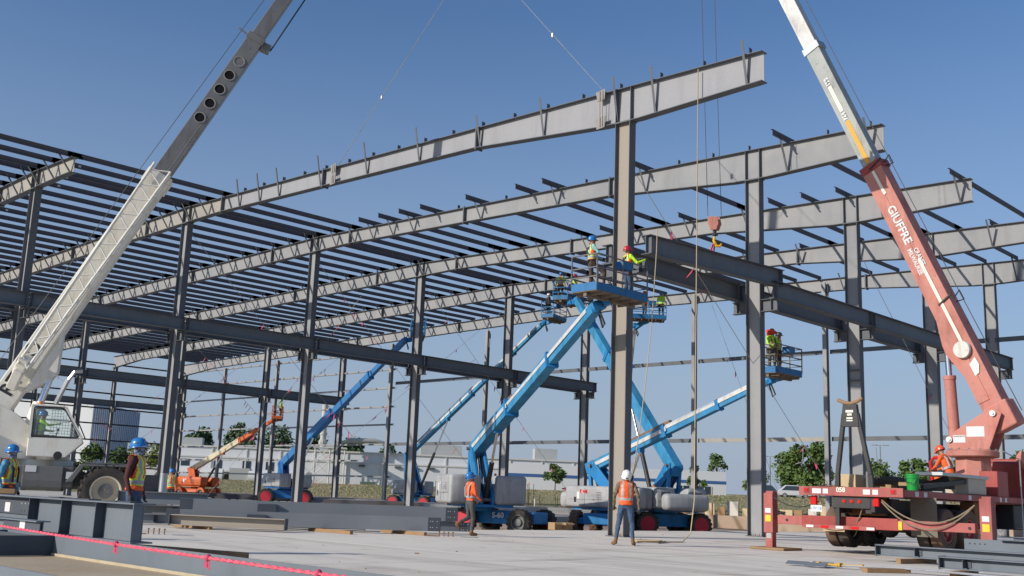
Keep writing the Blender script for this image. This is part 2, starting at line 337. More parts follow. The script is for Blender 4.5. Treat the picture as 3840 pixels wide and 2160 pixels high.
ln = ['', '', '', '', 'side wall column behind the white crane cab', 'side wall column with a deep knee joint, fourth frame', 'corner column of the side wall and end wall with a deep knee']
for i in range(4, 7):
    t = column(ln[i], XL, FY[i], br=(1,), d=0.55, bf=0.26, mweb=steelr, group='side wall columns')
# ---- crane runway beams
def runway(label, x, y0, y1, z0=9.19, z1=9.19, mt=None, ext=(0.12, 0.3)):
    t = thing('crane_beam', label, 'steel beam', (x, y0, z0), group='crane runway beams')
    y0 -= ext[0]; y1 += ext[1]; d, b = 0.65, 0.36
    for nm, dz, th in (('top_flange', d/2-0.012, 0.024), ('bottom_flange', -d/2+0.012, 0.024)):
        obj(nm, MB().bar((x, y0, z0+dz), (x, y1, z1+dz), b, th), steel, t)
    obj('web', MB().bar((x, y0, z0), (x, y1, z1), 0.014, d-0.05), steelb, t)
    k = 0
    for yy in (y0+0.12, y1-0.12):
        f = (yy-y0)/(y1-y0)
        obj('stiffener', MB().box((x+0.085, yy, z0+(z1-z0)*f), (0.15, 0.014, d-0.055)), steel, t)
for (xo, nm) in ((0.76, 'near'), (-0.76, 'far')):
    for i in range(0, 6):
        runway('long dark crane beam on the %s side of the ridge columns, span ending at the %s frame' % (nm, ORD[i+1]), XM+xo, FY[i]+0.02, FY[i+1]-0.02, ext=(0, 0.0 if i < 5 else 0.42))
        if i >= 1: runway('lower looking crane beam on the %s side of the inner left columns, span ending at the %s frame' % (nm, ORD[i+1]), XK+xo, FY[i]+0.02, FY[i+1]-0.02, ext=(0, 0.0 if i < 5 else 0.42))
    for i in range(2, 6):
        if xo > 0 and i == 2: continue
        runway('crane beam on the %s side of the right hand columns, span ending at the %s frame' % (nm, ORD[i+1]), XR+xo, FY[i]+0.02, FY[i+1]-0.02, ext=(0, 0.0 if i < 5 else 0.42))
for i in range(3, 6): runway('farthest crane beam along the side wall, span ending at the %s frame' % ORD[i+1], XL+0.76, FY[i]+0.02, FY[i+1]-0.02, ext=(0, 0))
runway('crane beam being guided into place by the red helmet worker, slung from the red hook', XR+0.72, 27.15, 35.75, 9.36, 9.70, ext=(0, 0))
for e in ((XR+0.72, 35.75, 9.70),): pass
# ---- end wall: posts and girts
t = thing('end_wall_frame', 'open end wall of slim posts and horizontal girts at the far end', 'wall frame', (-60, 59.6, 0))
for x in (-99.6, -89.9, -72.2, -60.3, -40.46, -30.9):
    zt = zbot(x)+(0.55 if x > -50 else -0.25); p = obj('wall_post', MB().ibeam((x, 59.30, 0), (x, 59.30, zt), 0.30, 0.26, 0.014, 0.01, up=(0, 1, 0)), steelw, t)
    obj('girt_clip', MB().box((x+0.2, 59.28, zt-1.0), (0.16, 0.02, 0.75)).box((x+0.27, 59.28, zt-0.5), (0.02, 0.16, 0.4)), steel, p)
GC = [(0, 0), (0.2, 0), (0.2, 0.012), (0.012, 0.012), (0.012, 0.13), (0.2, 0.13), (0.2, 0.142), (0, 0.142)]
gx = [XL, -99.6, -89.9, XK, -71.85]
for z in (2.35, 3.72, 5.14, 6.86, 8.42, 10.06, 11.70, 13.28):
    for a, b in zip(gx, gx[1:]):
        if z == 3.72 and a > -80: b = -76.5
        obj('girt', MB().prof((a+0.02, 59.58, z), (b-0.02, 59.58, z), [(-q, r) for q, r in GC], up=(0, 0, 1)), steelw, t)
gx = [-72.0, -60.3, XM, -40.46, -30.9, XR, -14]
for z in (10.38, 5.10):
    for a, b in zip(gx, gx[1:]):
        obj('girt', MB().bar((a+0.14, 59.60, z+0.13), (b-0.14, 59.60, z+0.13), 0.05, 0.26), steelr if (z < 6 and a > -45 and a < -35) else steel, t)
t = thing('side_wall_girts', 'dark horizontal girts along the far left side wall', 'wall frame', (XL, 45, 0))
for z in (2.6, 3.86, 5.3, 7.0, 8.62, 10.2, 11.8, 13.3):
    for a, b in ((FY[3], FY[4]), (FY[4], FY[5]), (FY[5], FY[6])):
        obj('girt', MB().prof((XL-0.35, a+0.02, z), (XL-0.35, b-0.02, z), [(q, r) for q, r in GC]), steeld, t)
# ============================================================ RED TRUCK CRANE
red = mat('faded_red_paint', (0.46, 0.155, 0.122), 0.6, 0, (0.53, 0.25, 0.20), 1.6, 0.9, 0.08, 12)
redk = mat('dark_red_paint', (0.30, 0.045, 0.04), 0.45, 0, (0.38, 0.08, 0.065), 1.5, 1)
red2 = mat('truck_red_paint', (0.33, 0.075, 0.068), 0.55, 0, (0.42, 0.135, 0.115), 1.6, 0.9, 0.08, 12)
black = mat('black_paint', (0.025, 0.025, 0.028), 0.5, 0, (0.05, 0.048, 0.045), 4, 1, 0.1, 20)
rubber = mat('tyre_rubber', (0.035, 0.033, 0.031), 0.85, 0, (0.10, 0.085, 0.07), 5, 0.9, 0.2, 30)
rubberd = mat('clay_dusted_tyre', (0.20, 0.115, 0.075), 0.95, 0, (0.10, 0.075, 0.06), 4, 0.9, 0.2, 30)
chrome = mat('chrome_rod', (0.75, 0.76, 0.78), 0.18, 1.0)
galv = mat('galvanised_steel', (0.50, 0.51, 0.52), 0.35, 0.7, (0.42, 0.43, 0.43), 3, 1)
white = mat('white_paint', (0.72, 0.71, 0.67), 0.45, 0, (0.62, 0.60, 0.54), 1.5, 0.8)
cream = mat('cream_stripe', (0.78, 0.74, 0.60), 0.5)
paper = mat('white_sticker', (0.66, 0.66, 0.64), 0.6, 0, (0.62, 0.62, 0.62), 22, 0.5)
yellow = mat('yellow_sticker', (0.75, 0.52, 0.04), 0.6)
wood = mat('raw_timber', (0.36, 0.22, 0.11), 0.9, 0, (0.22, 0.14, 0.08), 2.5, 1, 0.3, 14, stretch=(1, 6, 6))
plywood = mat('pale_board', (0.55, 0.43, 0.27), 0.85, 0, (0.46, 0.34, 0.2), 3, 1)
lamp = mat('red_lamp_lens', (0.55, 0.01, 0.01), 0.25)
greyp = mat('grey_crane_paint', (0.135, 0.14, 0.14), 0.5, 0, (0.18, 0.18, 0.175), 1.5, 1, 0.05, 10)
greyb = mat('grey_boom_section', (0.155, 0.16, 0.162), 0.38, 0, (0.21, 0.205, 0.195), 0.8, 1, 0.04, 9)
silver = mat('bare_silver_boom', (0.48, 0.48, 0.47), 0.4, 0.15, (0.62, 0.61, 0.58), 1.3, 0.9)
olive = mat('grey_green_boom', (0.30, 0.33, 0.31), 0.4, 0, (0.42, 0.43, 0.40), 1.3, 1)
PG = ((2.0, (1.3, 1.3, 0.25), 0.50, 0.72, (0.66, 0.62, 0.58)), (6.0, (1, 1, 1), 0.58, 0.70, (0.74, 0.70, 0.66)), (0.7, (1, 1, 1), 0.50, 0.70, (0.82, 0.80, 0.79)), (22, (1, 1, 1), 0.64, 0.72, (0.55, 0.50, 0.46)))
for q in (red, red2, redk, white, galv, olive, silver, greyb, greyp): grime(q, PG)
def tyre(r, wd, n=28):                                     # axis along local x
    mb = MB(); p = [(r*0.60, -wd*0.46), (r*0.80, -wd*0.52), (r*0.95, -wd*0.48), (r, -wd*0.36), (r, wd*0.36), (r*0.95, wd*0.48), (r*0.80, wd*0.52), (r*0.60, wd*0.46), (r*0.55, 0), (r*0.60, -wd*0.46)]
    return mb.lathe(p, n, M=Mx.Rotation(R(90), 4, 'Y'), cap=False)
def lugs(mb, r, wd, n=20, hgt=0.04):
    for i in range(n):
        for s in (-1, 1):
            a = 2*math.pi*(i+(0.5 if s > 0 else 0))/n
            M = Mx.Rotation(a, 4, 'X') @ Mx.Translation((s*wd*0.25, 0, r)) @ Mx.Rotation(s*R(28), 4, 'Z')
            mb.box((0, 0, 0), (wd*0.52, 2*math.pi*r/n*0.5, hgt*2), M)
    return mb
def rim(r, wd, face=1):
    p = [(r*0.62, wd*0.40), (r*0.60, wd*0.46), (r*0.54, wd*0.44), (r*0.50, wd*0.16), (r*0.30, wd*0.14), (r*0.27, wd*0.36), (r*0.10, wd*0.40), (0.001, wd*0.40)]
    return MB().lathe([(a, b*face) for a, b in p], 24, M=Mx.Rotation(R(90), 4, 'Y'), cap=False)
def place(o, loc, rz=0.0, rx=0.0):
    o.matrix_basis = Mx.Translation(loc) @ Mx.Rotation(rz, 4, 'Z') @ Mx.Rotation(rx, 4, 'X'); return o
T = thing('truck_crane', 'red truck crane with extended boom, raised on outriggers at the right', 'truck crane', (-12.4, 30, 0))
XC = -12.4
bed = obj('deck', MB().box((XC, 29.9, 1.53), (2.66, 10.0, 0.14)), [red2], T, bevel=0.01)
obj('deck_boards', MB().box((XC, 29.9, 1.606), (2.5, 9.8, 0.012)), wood, bed)
rear = obj('rear_bumper', MB().box((XC, 24.87, 1.53), (2.72, 0.05, 0.22)), red2, T, bevel=0.008)
for x in (-13.55, -11.28): obj('marker_lamp', MB().box((x, 24.84, 1.55), (0.14, 0.02, 0.12)), redk, rear); obj('marker_lens', MB().box((x, 24.825, 1.55), (0.08, 0.02, 0.07)), lamp, rear)
for x, wd in ((-13.27, 0.24), (-13.03, 0.14), (-11.95, 0.18), (-11.73, 0.14)): obj('reflective_label', MB().box((x, 24.842, 1.53), (wd, 0.004, 0.12)), paper, rear)
text('058', 0.16, cream, frame((-12.62, 24.838, 1.565), (1, 0, 0), (0, 0, 1)), rear, 'fleet_number', bold=0.004)
obj('side_rail', MB().box((-11.06, 29.9, 1.52), (0.05, 10.0, 0.16)), redk, T, bevel=0.006)
for y in (25.6, 26.1, 28.9, 31.1, 31.5): obj('side_label', MB().box((-11.03, y, 1.52), (0.006, 0.2 if y < 29 else 0.14, 0.12)), paper, T)
fr = obj('chassis', MB().box((-12.82, 31.0, 1.18), (0.16, 12, 0.32)).box((-11.98, 31.0, 1.18), (0.16, 12, 0.32)).box((XC, 26.2, 1.15), (1.1, 0.5, 0.5)).box((XC, 31.5, 0.95), (1.6, 3.0, 0.5)), black, T)
# rear cross beam and outriggers
ob = obj('outrigger_beam', MB().box((XC+0.35, 25.28, 0.78), (5.05, 0.20, 0.22)), red2, T, bevel=0.012)
obj('outrigger_housing', MB().box((XC-0.2, 25.29, 0.78), (2.55, 0.26, 0.28)), redk, ob, bevel=0.012)
obj('yellow_label', MB().box((-11.28, 25.163, 0.76), (0.09, 0.006, 0.2)), yellow, ob)
for x in (-14.55, -9.9): obj('pin_hole', MB().tube((x+0.25, 25.16, 0.78), (x+0.25, 25.172, 0.78), 0.035, n=10), black, ob)
for x in (-14.83, -9.27):
    lg = obj('outrigger_leg', MB().box((x, 25.28, 0.94), (0.27, 0.27, 1.02)).box((x+0.02, 25.28, 1.47), (0.22, 0.2, 0.06)), red2, T, bevel=0.012)
    obj('leg_ram', MB().box((x, 25.28, 0.26), (0.2, 0.2, 0.40)), red2, lg, bevel=0.008); obj('leg_scuff', MB().box((x, 25.176, 0.36), (0.13, 0.006, 0.14)), galv, lg)
    obj('yellow_label', MB().box((x, 25.14, 0.80), (0.16, 0.006, 0.17)), yellow, lg); obj('warning_label', MB().box((x, 25.14, 1.0), (0.16, 0.006, 0.12)), paper, lg)
    tag(obj('outrigger_mat', MB().box((x+0.1, 25.35, 0.035), (1.0, 0.95, 0.06)), wood, None, bevel=0.01), 'flat timber mat under the %s outrigger foot of the red crane' % ('left' if x < -12 else 'right'), 'timber mat')
obj('bumper_bar', MB().box((-12.75, 24.93, 0.66), (1.9, 0.06, 0.09)), red2, T); 
for i in range(5): obj('reflector_strip', MB().box((-13.5+0.4*i, 24.895, 0.66), (0.2, 0.006, 0.06)), paper if i % 2 == 0 else lamp, T)
# boom rest (black A frame)
ar = obj('boom_rest', MB().bar((-12.781, 25.0, 0.62), (-12.750, 24.97, 1.95), 0.11, 0.1, (0, 1, 0)).bar((-12.750, 24.97, 1.95), (-12.547, 24.97, 3.45), 0.10, 0.1, (0, 1, 0)).bar((-11.861, 25.0, 1.05), (-11.892, 24.97, 1.95), 0.13, 0.1, (0, 1, 0)).bar((-11.892, 24.97, 1.95), (-12.196, 24.97, 3.45), 0.10, 0.1, (0, 1, 0)).box((XC, 24.97, 1.30), (1.0, 0.08, 0.34)), black, T, bevel=0.01)
obj('rest_plate', MB().plate([(-12.610, 24.96, 3.12), (-12.126, 24.96, 3.12), (-12.188, 24.96, 3.68), (-12.547, 24.96, 3.68)], (0, 1, 0), 0.12), black, ar, bevel=0.01)
obj('rest_cradle', MB().path([(-12.703, 24.96, 3.80), (-12.547, 24.96, 3.73), (-12.368, 24.96, 3.70), (-12.196, 24.96, 3.74), (-12.048, 24.96, 3.83)], 0.045, 8), wood, ar)
obj('rest_emblem', MB().box((-12.368, 24.896, 3.50), (0.2, 0.006, 0.06)).box((-12.368, 24.896, 3.42), (0.12, 0.006, 0.05)).box((-12.368, 24.896, 3.33), (0.16, 0.006, 0.04)).box((-12.368, 24.896, 3.27), (0.16, 0.006, 0.03)), cream, ar)
for x in (-12.58, -12.38, -12.18): obj('rear_lamp', MB().tube((x, 24.91, 1.30), (x, 24.935, 1.30), 0.045, n=12), lamp, ar)
for x in (-13.42, -11.78): obj('tail_lamp', MB().box((x, 24.98, 1.30), (0.17, 0.08, 0.22)), lamp, T, bevel=0.02)
pl = obj('licence_plate', MB().box((-13.36, 24.99, 1.10), (0.31, 0.012, 0.16)), paper, T); text('LW-18', 0.1, mat('plate_blue', (0.05, 0.2, 0.5), 0.6), frame((-13.36, 24.982, 1.10), (1, 0, 0), (0, 0, 1)), pl, 'plate_lettering')
for s in (-1, 1):
    obj('handrail', MB().path([(XC+s*1.2-0.3, 24.95, 2.2), (XC+s*1.0-0.3, 24.95, 2.25), (XC+s*0.98-0.3, 24.95, 2.6)], 0.012, 6), galv, T)
# wheels, hanging clear of the floor
tm = tyre(0.50, 0.28); proto = None
for y in (27.05, 28.45):
    for x in (-13.82, -13.48, -11.36, -11.02):
        w_ = obj('wheel', tyre(0.54, 0.29), rubberd if x < -13.6 or x == -11.02 else rubber, T, smooth=40); w_.matrix_basis = Mx.Translation((x, y, 0.66))
        if x in (-13.82, -11.02): obj('rim', rim(0.50, 0.28, 1 if x > -12 else -1), redk, w_, smooth=40)
    obj('axle', MB().tube((-13.4, y, 0.66), (-11.4, y, 0.66), 0.10).sph((XC, y, 0.66), 0.24, 12, 8), black, T, smooth=40)
for y in (36.5,):
    for x in (-13.6, -11.15): w_ = obj('wheel', tyre(0.50, 0.30), rubber, T, smooth=40); w_.matrix_basis = Mx.Translation((x, y, 0.62)); obj('rim', rim(0.5, 0.3, 1 if x > -12 else -1), galv, w_, smooth=40)
for y in (26.35,): obj('mud_flap', MB().box((-11.2, y, 0.98), (0.66, 0.012, 0.95)), mat('rubber_flap', (0.17, 0.155, 0.125), 0.9), T); obj('mud_flap', MB().box((-13.6, y, 0.65), (0.6, 0.012, 0.25)), plywood, T)
# deck load box, fuel tank, ladder
tb = obj('tool_chest', MB().box((-11.45, 29.75, 1.83), (0.62, 1.25, 0.42)), mat('beige_paint', (0.52, 0.47, 0.37), 0.6, 0, (0.42, 0.37, 0.29), 2, 1), T, bevel=0.015)
obj('chest_lid', MB().box((-11.45, 28.9, 2.08), (0.72, 3.1, 0.09)), galv, tb, bevel=0.01)
obj('side_tank', MB().box((-11.3, 31.4, 1.95), (0.5, 0.8, 0.7)), redk, T, bevel=0.02)
obj('ladder_rail', MB().path([(-10.98, 32.6, 0.5), (-10.98, 32.6, 2.7), (-11.2, 32.0, 2.9)], 0.02).path([(-10.98, 33.0, 0.5), (-10.98, 33.0, 2.2)], 0.02), galv, T)
# cab part at the right edge
obj('driver_cab', MB().box((XC, 38.2, 1.95), (2.3, 2.2, 2.0)), redk, T, bevel=0.12, seg=3)
obj('cab_guard', MB().bar((-11.2, 33.2, 2.85), (-11.2, 36.4, 1.55), 0.14, 0.30), red, T, bevel=0.01)
obj('engine_housing', MB().box((XC, 35.6, 2.1), (2.2, 2.2, 1.3)), redk, T, bevel=0.15, seg=3)
# red guard frame behind the worker
dr = obj('red_guard_frame', MB().path([(-12.95, 31.2, 1.75), (-13.0, 31.2, 2.55), (-12.9, 31.2, 2.68), (-12.55, 31.2, 2.7)], 0.05, 8), mat('bright_red', (0.5, 0.02, 0.02), 0.4), T, smooth=40)
# pedestal and turret
pd = obj('pedestal', MB().lathe([(0.62, 1.60), (0.58, 1.75), (0.52, 1.8), (0.52, 2.75)], 8, Mx.Translation((-12.25, 32.45, 0))), red, T, bevel=0.01)
obj('slew_ring', MB().lathe([(0.70, 2.75), (0.74, 2.78), (0.74, 2.92), (0.68, 2.96)], 28, Mx.Translation((-12.25, 32.45, 0))), red, T, smooth=30)
for i in range(14): obj('ring_bolt', MB().tube((-12.25+0.66*math.cos(i*0.449), 32.45+0.66*math.sin(i*0.449), 2.95), (-12.25+0.66*math.cos(i*0.449), 32.45+0.66*math.sin(i*0.449), 3.0), 0.03, n=6), galv, pd)
BF = V((-11.30, 32.72, 3.62)); BU = V((-14.90, 32.12, 12.25)); bd = (BU-BF).normalized(); by = V((0.13, 0.99, 0)).normalized(); bn = bd.cross(by).normalized()   # bn: across the boom, in its plane, pointing right/up
if bn.x < 0: bn = -bn
for s in (-0.36, 0.36):
    p0 = V((0, 32.6+s, 0))
    pts = [(-12.86, 2.97), (-11.68, 2.97), (-11.28, 4.02), (-11.45, 4.16), (-11.68, 4.14), (-12.72, 3.48), (-12.93, 3.25)]
    tp = obj('turret_plate', MB().plate([(x, 32.6+s, z) for x, z in pts], (0, 1, 0), 0.05), red, T, bevel=0.01)
    if s < 0:
        obj('instruction_panel', MB().box((-12.05, 32.6+s-0.03, 3.50), (0.52, 0.006, 0.30)), paper, tp); obj('warning_panel', MB().box((-12.53, 32.6+s-0.03, 3.29), (0.36, 0.006, 0.22)), paper, tp)
        text('WARNING', 0.07, black, frame((-12.53, 32.6+s-0.036, 3.36), (1, 0, 0), (0, 0, 1)), tp, 'panel_lettering')
        for q in ((-11.52, 4.02), (-12.82, 3.27)): obj('pivot_pin', MB().tube((q[0], 32.6+s-0.09, q[1]), (q[0], 32.6+s-0.02, q[1]), 0.09, n=14).tube((q[0], 32.6+s-0.12, q[1]), (q[0], 32.6+s-0.08, q[1]), 0.05, n=10), galv, tp, smooth=40)
def along(k, off=0.0, side=0.0): return BF+bd*k+bn*off+by*side
L1 = (BU-BF).length; LT = 24.5
b1 = obj('boom', MB().bar(along(0.15), along(L1), 0.54, 0.68, bn), red, T, bevel=0.02)
for s in (-1, 1): obj('boom_web_panel', MB().bar(along(0.9, -0.16, s*0.285), along(L1-0.3, -0.16, s*0.285), 0.02, 0.38, bn), red, b1)
obj('boom_foot', MB().bar(along(-0.05, 0.10), along(0.75, 0.05), 0.66, 0.72, bn, 0.60, 0.80), red, b1, bevel=0.05)
obj('lifting_lug', MB().plate([along(4.0, -0.36), along(3.0, -0.60), along(2.7, -0.62), along(1.6, -0.36)], by, 0.3), red, b1, bevel=0.01)
obj('side_stripe', MB().bar(along(2.6, 0.06, -0.296), along(5.7, 0.06, -0.296), 0.006, 0.10, bn), cream, b1)
obj('side_stripe', MB().bar(along(8.15, 0.04, -0.296), along(9.05, 0.02, -0.296), 0.006, 0.10, bn), cream, b1)
LM = lambda k, off: frame(along(k, off, -0.300), -bd, bn)
text('GIUFFRE', 0.38, paper, LM(7.0, 0.0), b1, 'maker_lettering', bold=0.010, width=0.98)
text('CRANES', 0.21, paper, LM(5.75, 0.11), b1, 'maker_lettering', bold=0.005, width=0.8)
text('MILWAUKEE', 0.21, paper, LM(5.68, -0.09), b1, 'maker_lettering', bold=0.005, width=0.78)
obj('hose_reel', MB().lathe([(0.05, 0), (0.24, 0), (0.27, 0.05), (0.25, 0.12), (0.08, 0.14), (0.001, 0.14)], 24, frame(along(2.55, 0.0, -0.30), bn, bd) if frame(along(2.55, 0.0, -0.30), bn, bd).col[2].xyz.dot(-by) > 0 else frame(along(2.55, 0.0, -0.30), bd, bn)), white, b1, smooth=40)
obj('angle_dial', MB().plate([along(2.05+0.02, -0.03, -0.298), along(2.2, 0.22, -0.298), along(1.95, 0.24, -0.298), along(1.72, 0.12, -0.298), along(1.68, -0.03, -0.298)], by, 0.01), paper, b1)
for k in (9.15, 4.1): obj('rope_guide', MB().bar(along(k, -0.05, -0.30), along(k+0.12, 0.45, -0.30), 0.05, 0.05).path([along(k+0.1, 0.38), along(k+0.22, 0.62), along(k-0.1, 0.62), along(k-0.05, 0.38)], 0.025), black, b1)
obj('boom_collar', MB().bar(along(L1-0.25), along(L1), 0.60, 0.78, bn), redk, b1)
b2 = obj('boom_section', MB().bar(along(L1), along(L1+4.9), 0.42, 0.54, bn), olive, b1, bevel=0.02)
obj('section_stripe', MB().bar(along(L1+0.05, -0.02, -0.226), along(L1+1.75, -0.02, -0.226), 0.006, 0.15, bn), mat('orange_stripe', (0.75, 0.36, 0.05), 0.5), b1)
obj('section_stripe', MB().bar(along(L1+2.15, -0.02, -0.226), along(L1+3.2, -0.02, -0.226), 0.006, 0.13, bn), cream, b1)
for s_, k in (('57', 1.95), ('44', 3.4)):
    obj('mark_plate', MB().bar(along(L1+k-0.14, -0.02, -0.227), along(L1+k+0.14, -0.02, -0.227), 0.006, 0.17, bn), paper, b1)
    text(s_, 0.22, black, frame(along(L1+k, -0.02, -0.232), -bd, bn), b1, 'length_mark')
obj('section_head', MB().bar(along(L1+4.75), along(L1+5.0), 0.48, 0.64, bn), galv, b1)
b3 = obj('boom_section', MB().bar(along(L1+5.0), along(LT), 0.36, 0.50, bn), silver, b1, bevel=0.02)
obj('boom_edge_strip', MB().bar(along(L1+5.0, -0.22, -0.184), along(LT, -0.22, -0.184), 0.006, 0.06, bn).bar(along(L1+5.0, 0.2, -0.184), along(LT, 0.2, -0.184), 0.006, 0.06, bn), white, b1)
HX = V((-20.44, 31.2, 0)); tip = along(LT)
obj('boom_head', MB().bar(along(LT-0.4), along(LT+0.5), 0.5, 0.7, bn), red, b1)
obj('hoist_rope_run', MB().path([along(0.3, 0.62), along(LT, 0.5), (tip.x-0.25, tip.y, tip.z+0.45)], 0.013, 5), black, T)
# lifting cylinder
c0 = V((-12.82, 32.62, 3.27)); c1 = along(3.05, -0.50); cm = c0.lerp(c1, 0.62)
cy = obj('lift_cylinder', MB().tube(c0, cm, 0.17, n=18).tube(cm, cm+(c1-c0).normalized()*0.12, 0.19, n=18), red, T, smooth=40)
obj('cylinder_rod', MB().tube(cm, c1, 0.095, n=14), chrome, cy, smooth=40)
for i, (x, y, z, sx_, sy_, sz_) in enumerate(((-12.4, 25.9, 1.2, 0.9, 0.5, 0.45), (-13.2, 26.6, 1.2, 0.5, 0.8, 0.4), (-11.35, 30.2, 1.12, 0.4, 1.4, 0.6), (-11.4, 33.2, 1.05, 0.5, 1.6, 0.7), (-13.3, 30.5, 1.1, 0.4, 1.8, 0.6))): obj('under_deck_box', MB().box((x, y, z), (sx_, sy_, sz_)), black if i % 2 else rust, T, bevel=0.03)
obj('side_step', MB().box((-11.1, 32.8, 0.75), (0.3, 0.5, 0.03)).box((-11.1, 32.8, 0.45), (0.3, 0.5, 0.03)), galv, T)
for k in range(3): obj('air_tank', MB().tube((-11.9+0.0*k, 25.9+0.35*k, 0.82), (-12.9, 25.9+0.35*k, 0.82), 0.11, n=12), black, T, smooth=40)
# draped hoses
def sag(a, b, d, n=12): a = V(a); b = V(b); return [a.lerp(b, i/n)-V((0, 0, d*4*(i/n)*(1-i/n))) for i in range(n+1)]
hose = mat('dusty_hose', (0.24, 0.19, 0.13), 0.8)
for k in range(2): obj('hydraulic_hose', MB().path(sag((-11.65, 25.0, 1.36-0.05*k), (-9.5, 25.15, 1.30), 0.48+0.12*k), 0.018, 6), hose, T, smooth=40)
obj('hydraulic_hose', MB().path(sag((-13.35, 25.1, 1.28), (-14.7, 25.2, 1.36), 0.20), 0.015, 6), black, T, smooth=40)
obj('hydraulic_hose', MB().path(sag((-12.1, 25.0, 1.3), (-12.6, 25.3, 0.75), 0.2), 0.015, 6), hose, T, smooth=40)
# hook block with its ropes
H = thing('hook_block', 'red hook block with yellow hook hanging on twin ropes over the crane beam', 'hook block', (HX.x, HX.y, 10.4))
for dx in (-0.17, 0.17): obj('hoist_rope', MB().tube((HX.x+dx, HX.y+dx, 11.2), (tip.x+dx-0.2, tip.y+dx, tip.z+0.2), 0.011, n=5), black, H)
for s in (-0.09, 0.09): obj('sheave_plate', MB().plate([(HX.x-0.15, HX.y-0.12+s, 11.16), (HX.x+0.15, HX.y+s+0.02, 11.16), (HX.x+0.18, HX.y+s+0.08, 10.92), (HX.x+0.10, HX.y+s+0.05, 10.68), (HX.x-0.08, HX.y+s-0.05, 10.68), (HX.x-0.17, HX.y+s-0.08, 10.92)], (-0.45, 0.9, 0), 0.06), red, H, bevel=0.015)
obj('hook_shank', MB().tube((HX.x, HX.y, 10.68), (HX.x, HX.y, 10.5), 0.05, n=10).sph((HX.x, HX.y, 10.52), 0.08), black, H, smooth=40)
obj('hook', MB().path([(HX.x, HX.y, 10.5), (HX.x-0.02, HX.y-0.02, 10.30), (HX.x+0.04, HX.y+0.05, 10.12), (HX.x+0.13, HX.y+0.13, 10.10), (HX.x+0.18, HX.y+0.17, 10.2)], [0.04, 0.05, 0.06, 0.05, 0.03], 8), mat('yellow_hook', (0.75, 0.42, 0.02), 0.4), H, smooth=40)
obj('red_sling', MB().path([(HX.x-0.05, HX.y, 10.2), (HX.x-0.08, HX.y-0.15, 9.86)], 0.03, 6).path([(HX.x+0.02, HX.y, 10.2), (HX.x-0.12, HX.y+0.1, 9.88)], 0.03, 6), lamp, H)

# ============================================================ WHITE ROUGH TERRAIN CRANE
ax = V((0.4311, 0.9023, 0)); sx = V((0.9023, -0.4311, 0)); O_ = V((-35.5, 14.8, 0)); crz = -math.atan2(ax.x, ax.y)
Wc = thing('rough_terrain_crane', 'white rough terrain crane with grey carrier and raised boom at the left', 'crane', O_, crz, world=False)
wh = grime(mat('off_white_crane_paint', (0.76, 0.73, 0.64), 0.5, 0, (0.80, 0.775, 0.70), 1.5, 0.9, 0.04, 8), ((2.0, (1.3, 1.3, 0.25), 0.52, 0.74, (0.80, 0.74, 0.64)), (7.0, (1, 1, 1), 0.62, 0.72, (0.80, 0.72, 0.60)), (0.8, (1, 1, 1), 0.5, 0.7, (0.88, 0.86, 0.84))))
fr = obj('carrier', MB().box((0, 0, 1.1), (1.5, 7.4, 0.55)).box((0.95, 0.0, 1.20), (0.8, 1.9, 0.66)), greyp, Wc, bevel=0.06, seg=3)
obj('fuel_tank', MB().prof((1.34, -0.55, 1.16), (1.34, 0.62, 1.16), [(-0.3, -0.36), (0.05, -0.40), (0.22, -0.30), (0.26, -0.1), (0.26, 0.36), (-0.3, 0.36)]), greyp, Wc, bevel=0.02)
obj('carrier_label', MB().box((1.61, -0.32, 1.42), (0.006, 0.32, 0.2)), paper, fr); obj('carrier_label', MB().box((1.61, 0.82, 1.25), (0.006, 0.2, 0.22)), paper, fr)
for y in (1.94, -2.2):
    for x in (1.38, -1.38):
        w_ = obj('wheel', lugs(tyre(0.80, 0.60, 32), 0.80, 0.60, 22, 0.035), rubber, Wc, smooth=35); w_.location = (x, y, 0.80)
        obj('rim', rim(0.80, 0.60, 1 if x > 0 else -1), mat('cream_rim', (0.62, 0.56, 0.43), 0.6), w_, smooth=35); obj('hub', MB().tube((0.12*(1 if x > 0 else -1), 0, 0), (0.24*(1 if x > 0 else -1), 0, 0), 0.23, n=20), greyp, w_, smooth=35)
fd = obj('fender', MB().plate([(1.30, 0.72, 1.05), (1.30, 1.10, 1.62), (1.30, 3.0, 1.64), (1.30, 3.0, 1.58), (1.30, 1.22, 1.56), (1.30, 0.92, 1.05)], (1, 0, 0), 0.75), greyp, Wc, bevel=0.02)
obj('fender_top', MB().box((0.6, 2.2, 1.66), (2.0, 1.9, 0.05)), greyp, Wc, bevel=0.01)
# outrigger in front
og = obj('outrigger_beam', MB().box((2.0, 3.57, 0.62), (3.6, 0.32, 0.42)), greyp, Wc, bevel=0.015)
obj('jack', MB().tube((3.7, 3.57, 0.80), (3.7, 3.57, 1.42), 0.12, n=16), galv, Wc, smooth=40); obj('jack_rod', MB().tube((3.7, 3.57, 0.06), (3.7, 3.57, 0.82), 0.07, n=14), chrome, Wc, smooth=40)
obj('jack_foot', MB().lathe([(0.26, 0.05), (0.24, 0.09), (0.1, 0.14), (0.08, 0.22)], 20, Mx.Translation((3.7, 3.57, 0))), galv, Wc, smooth=40)
jm = obj('jack_mat', MB().box((0, 0, 0.026), (1.5, 1.2, 0.05)), wood); place(jm, O_+sx*3.7+ax*3.57, crz); tag(jm, 'worn round edged board under the white crane jack', 'timber mat')
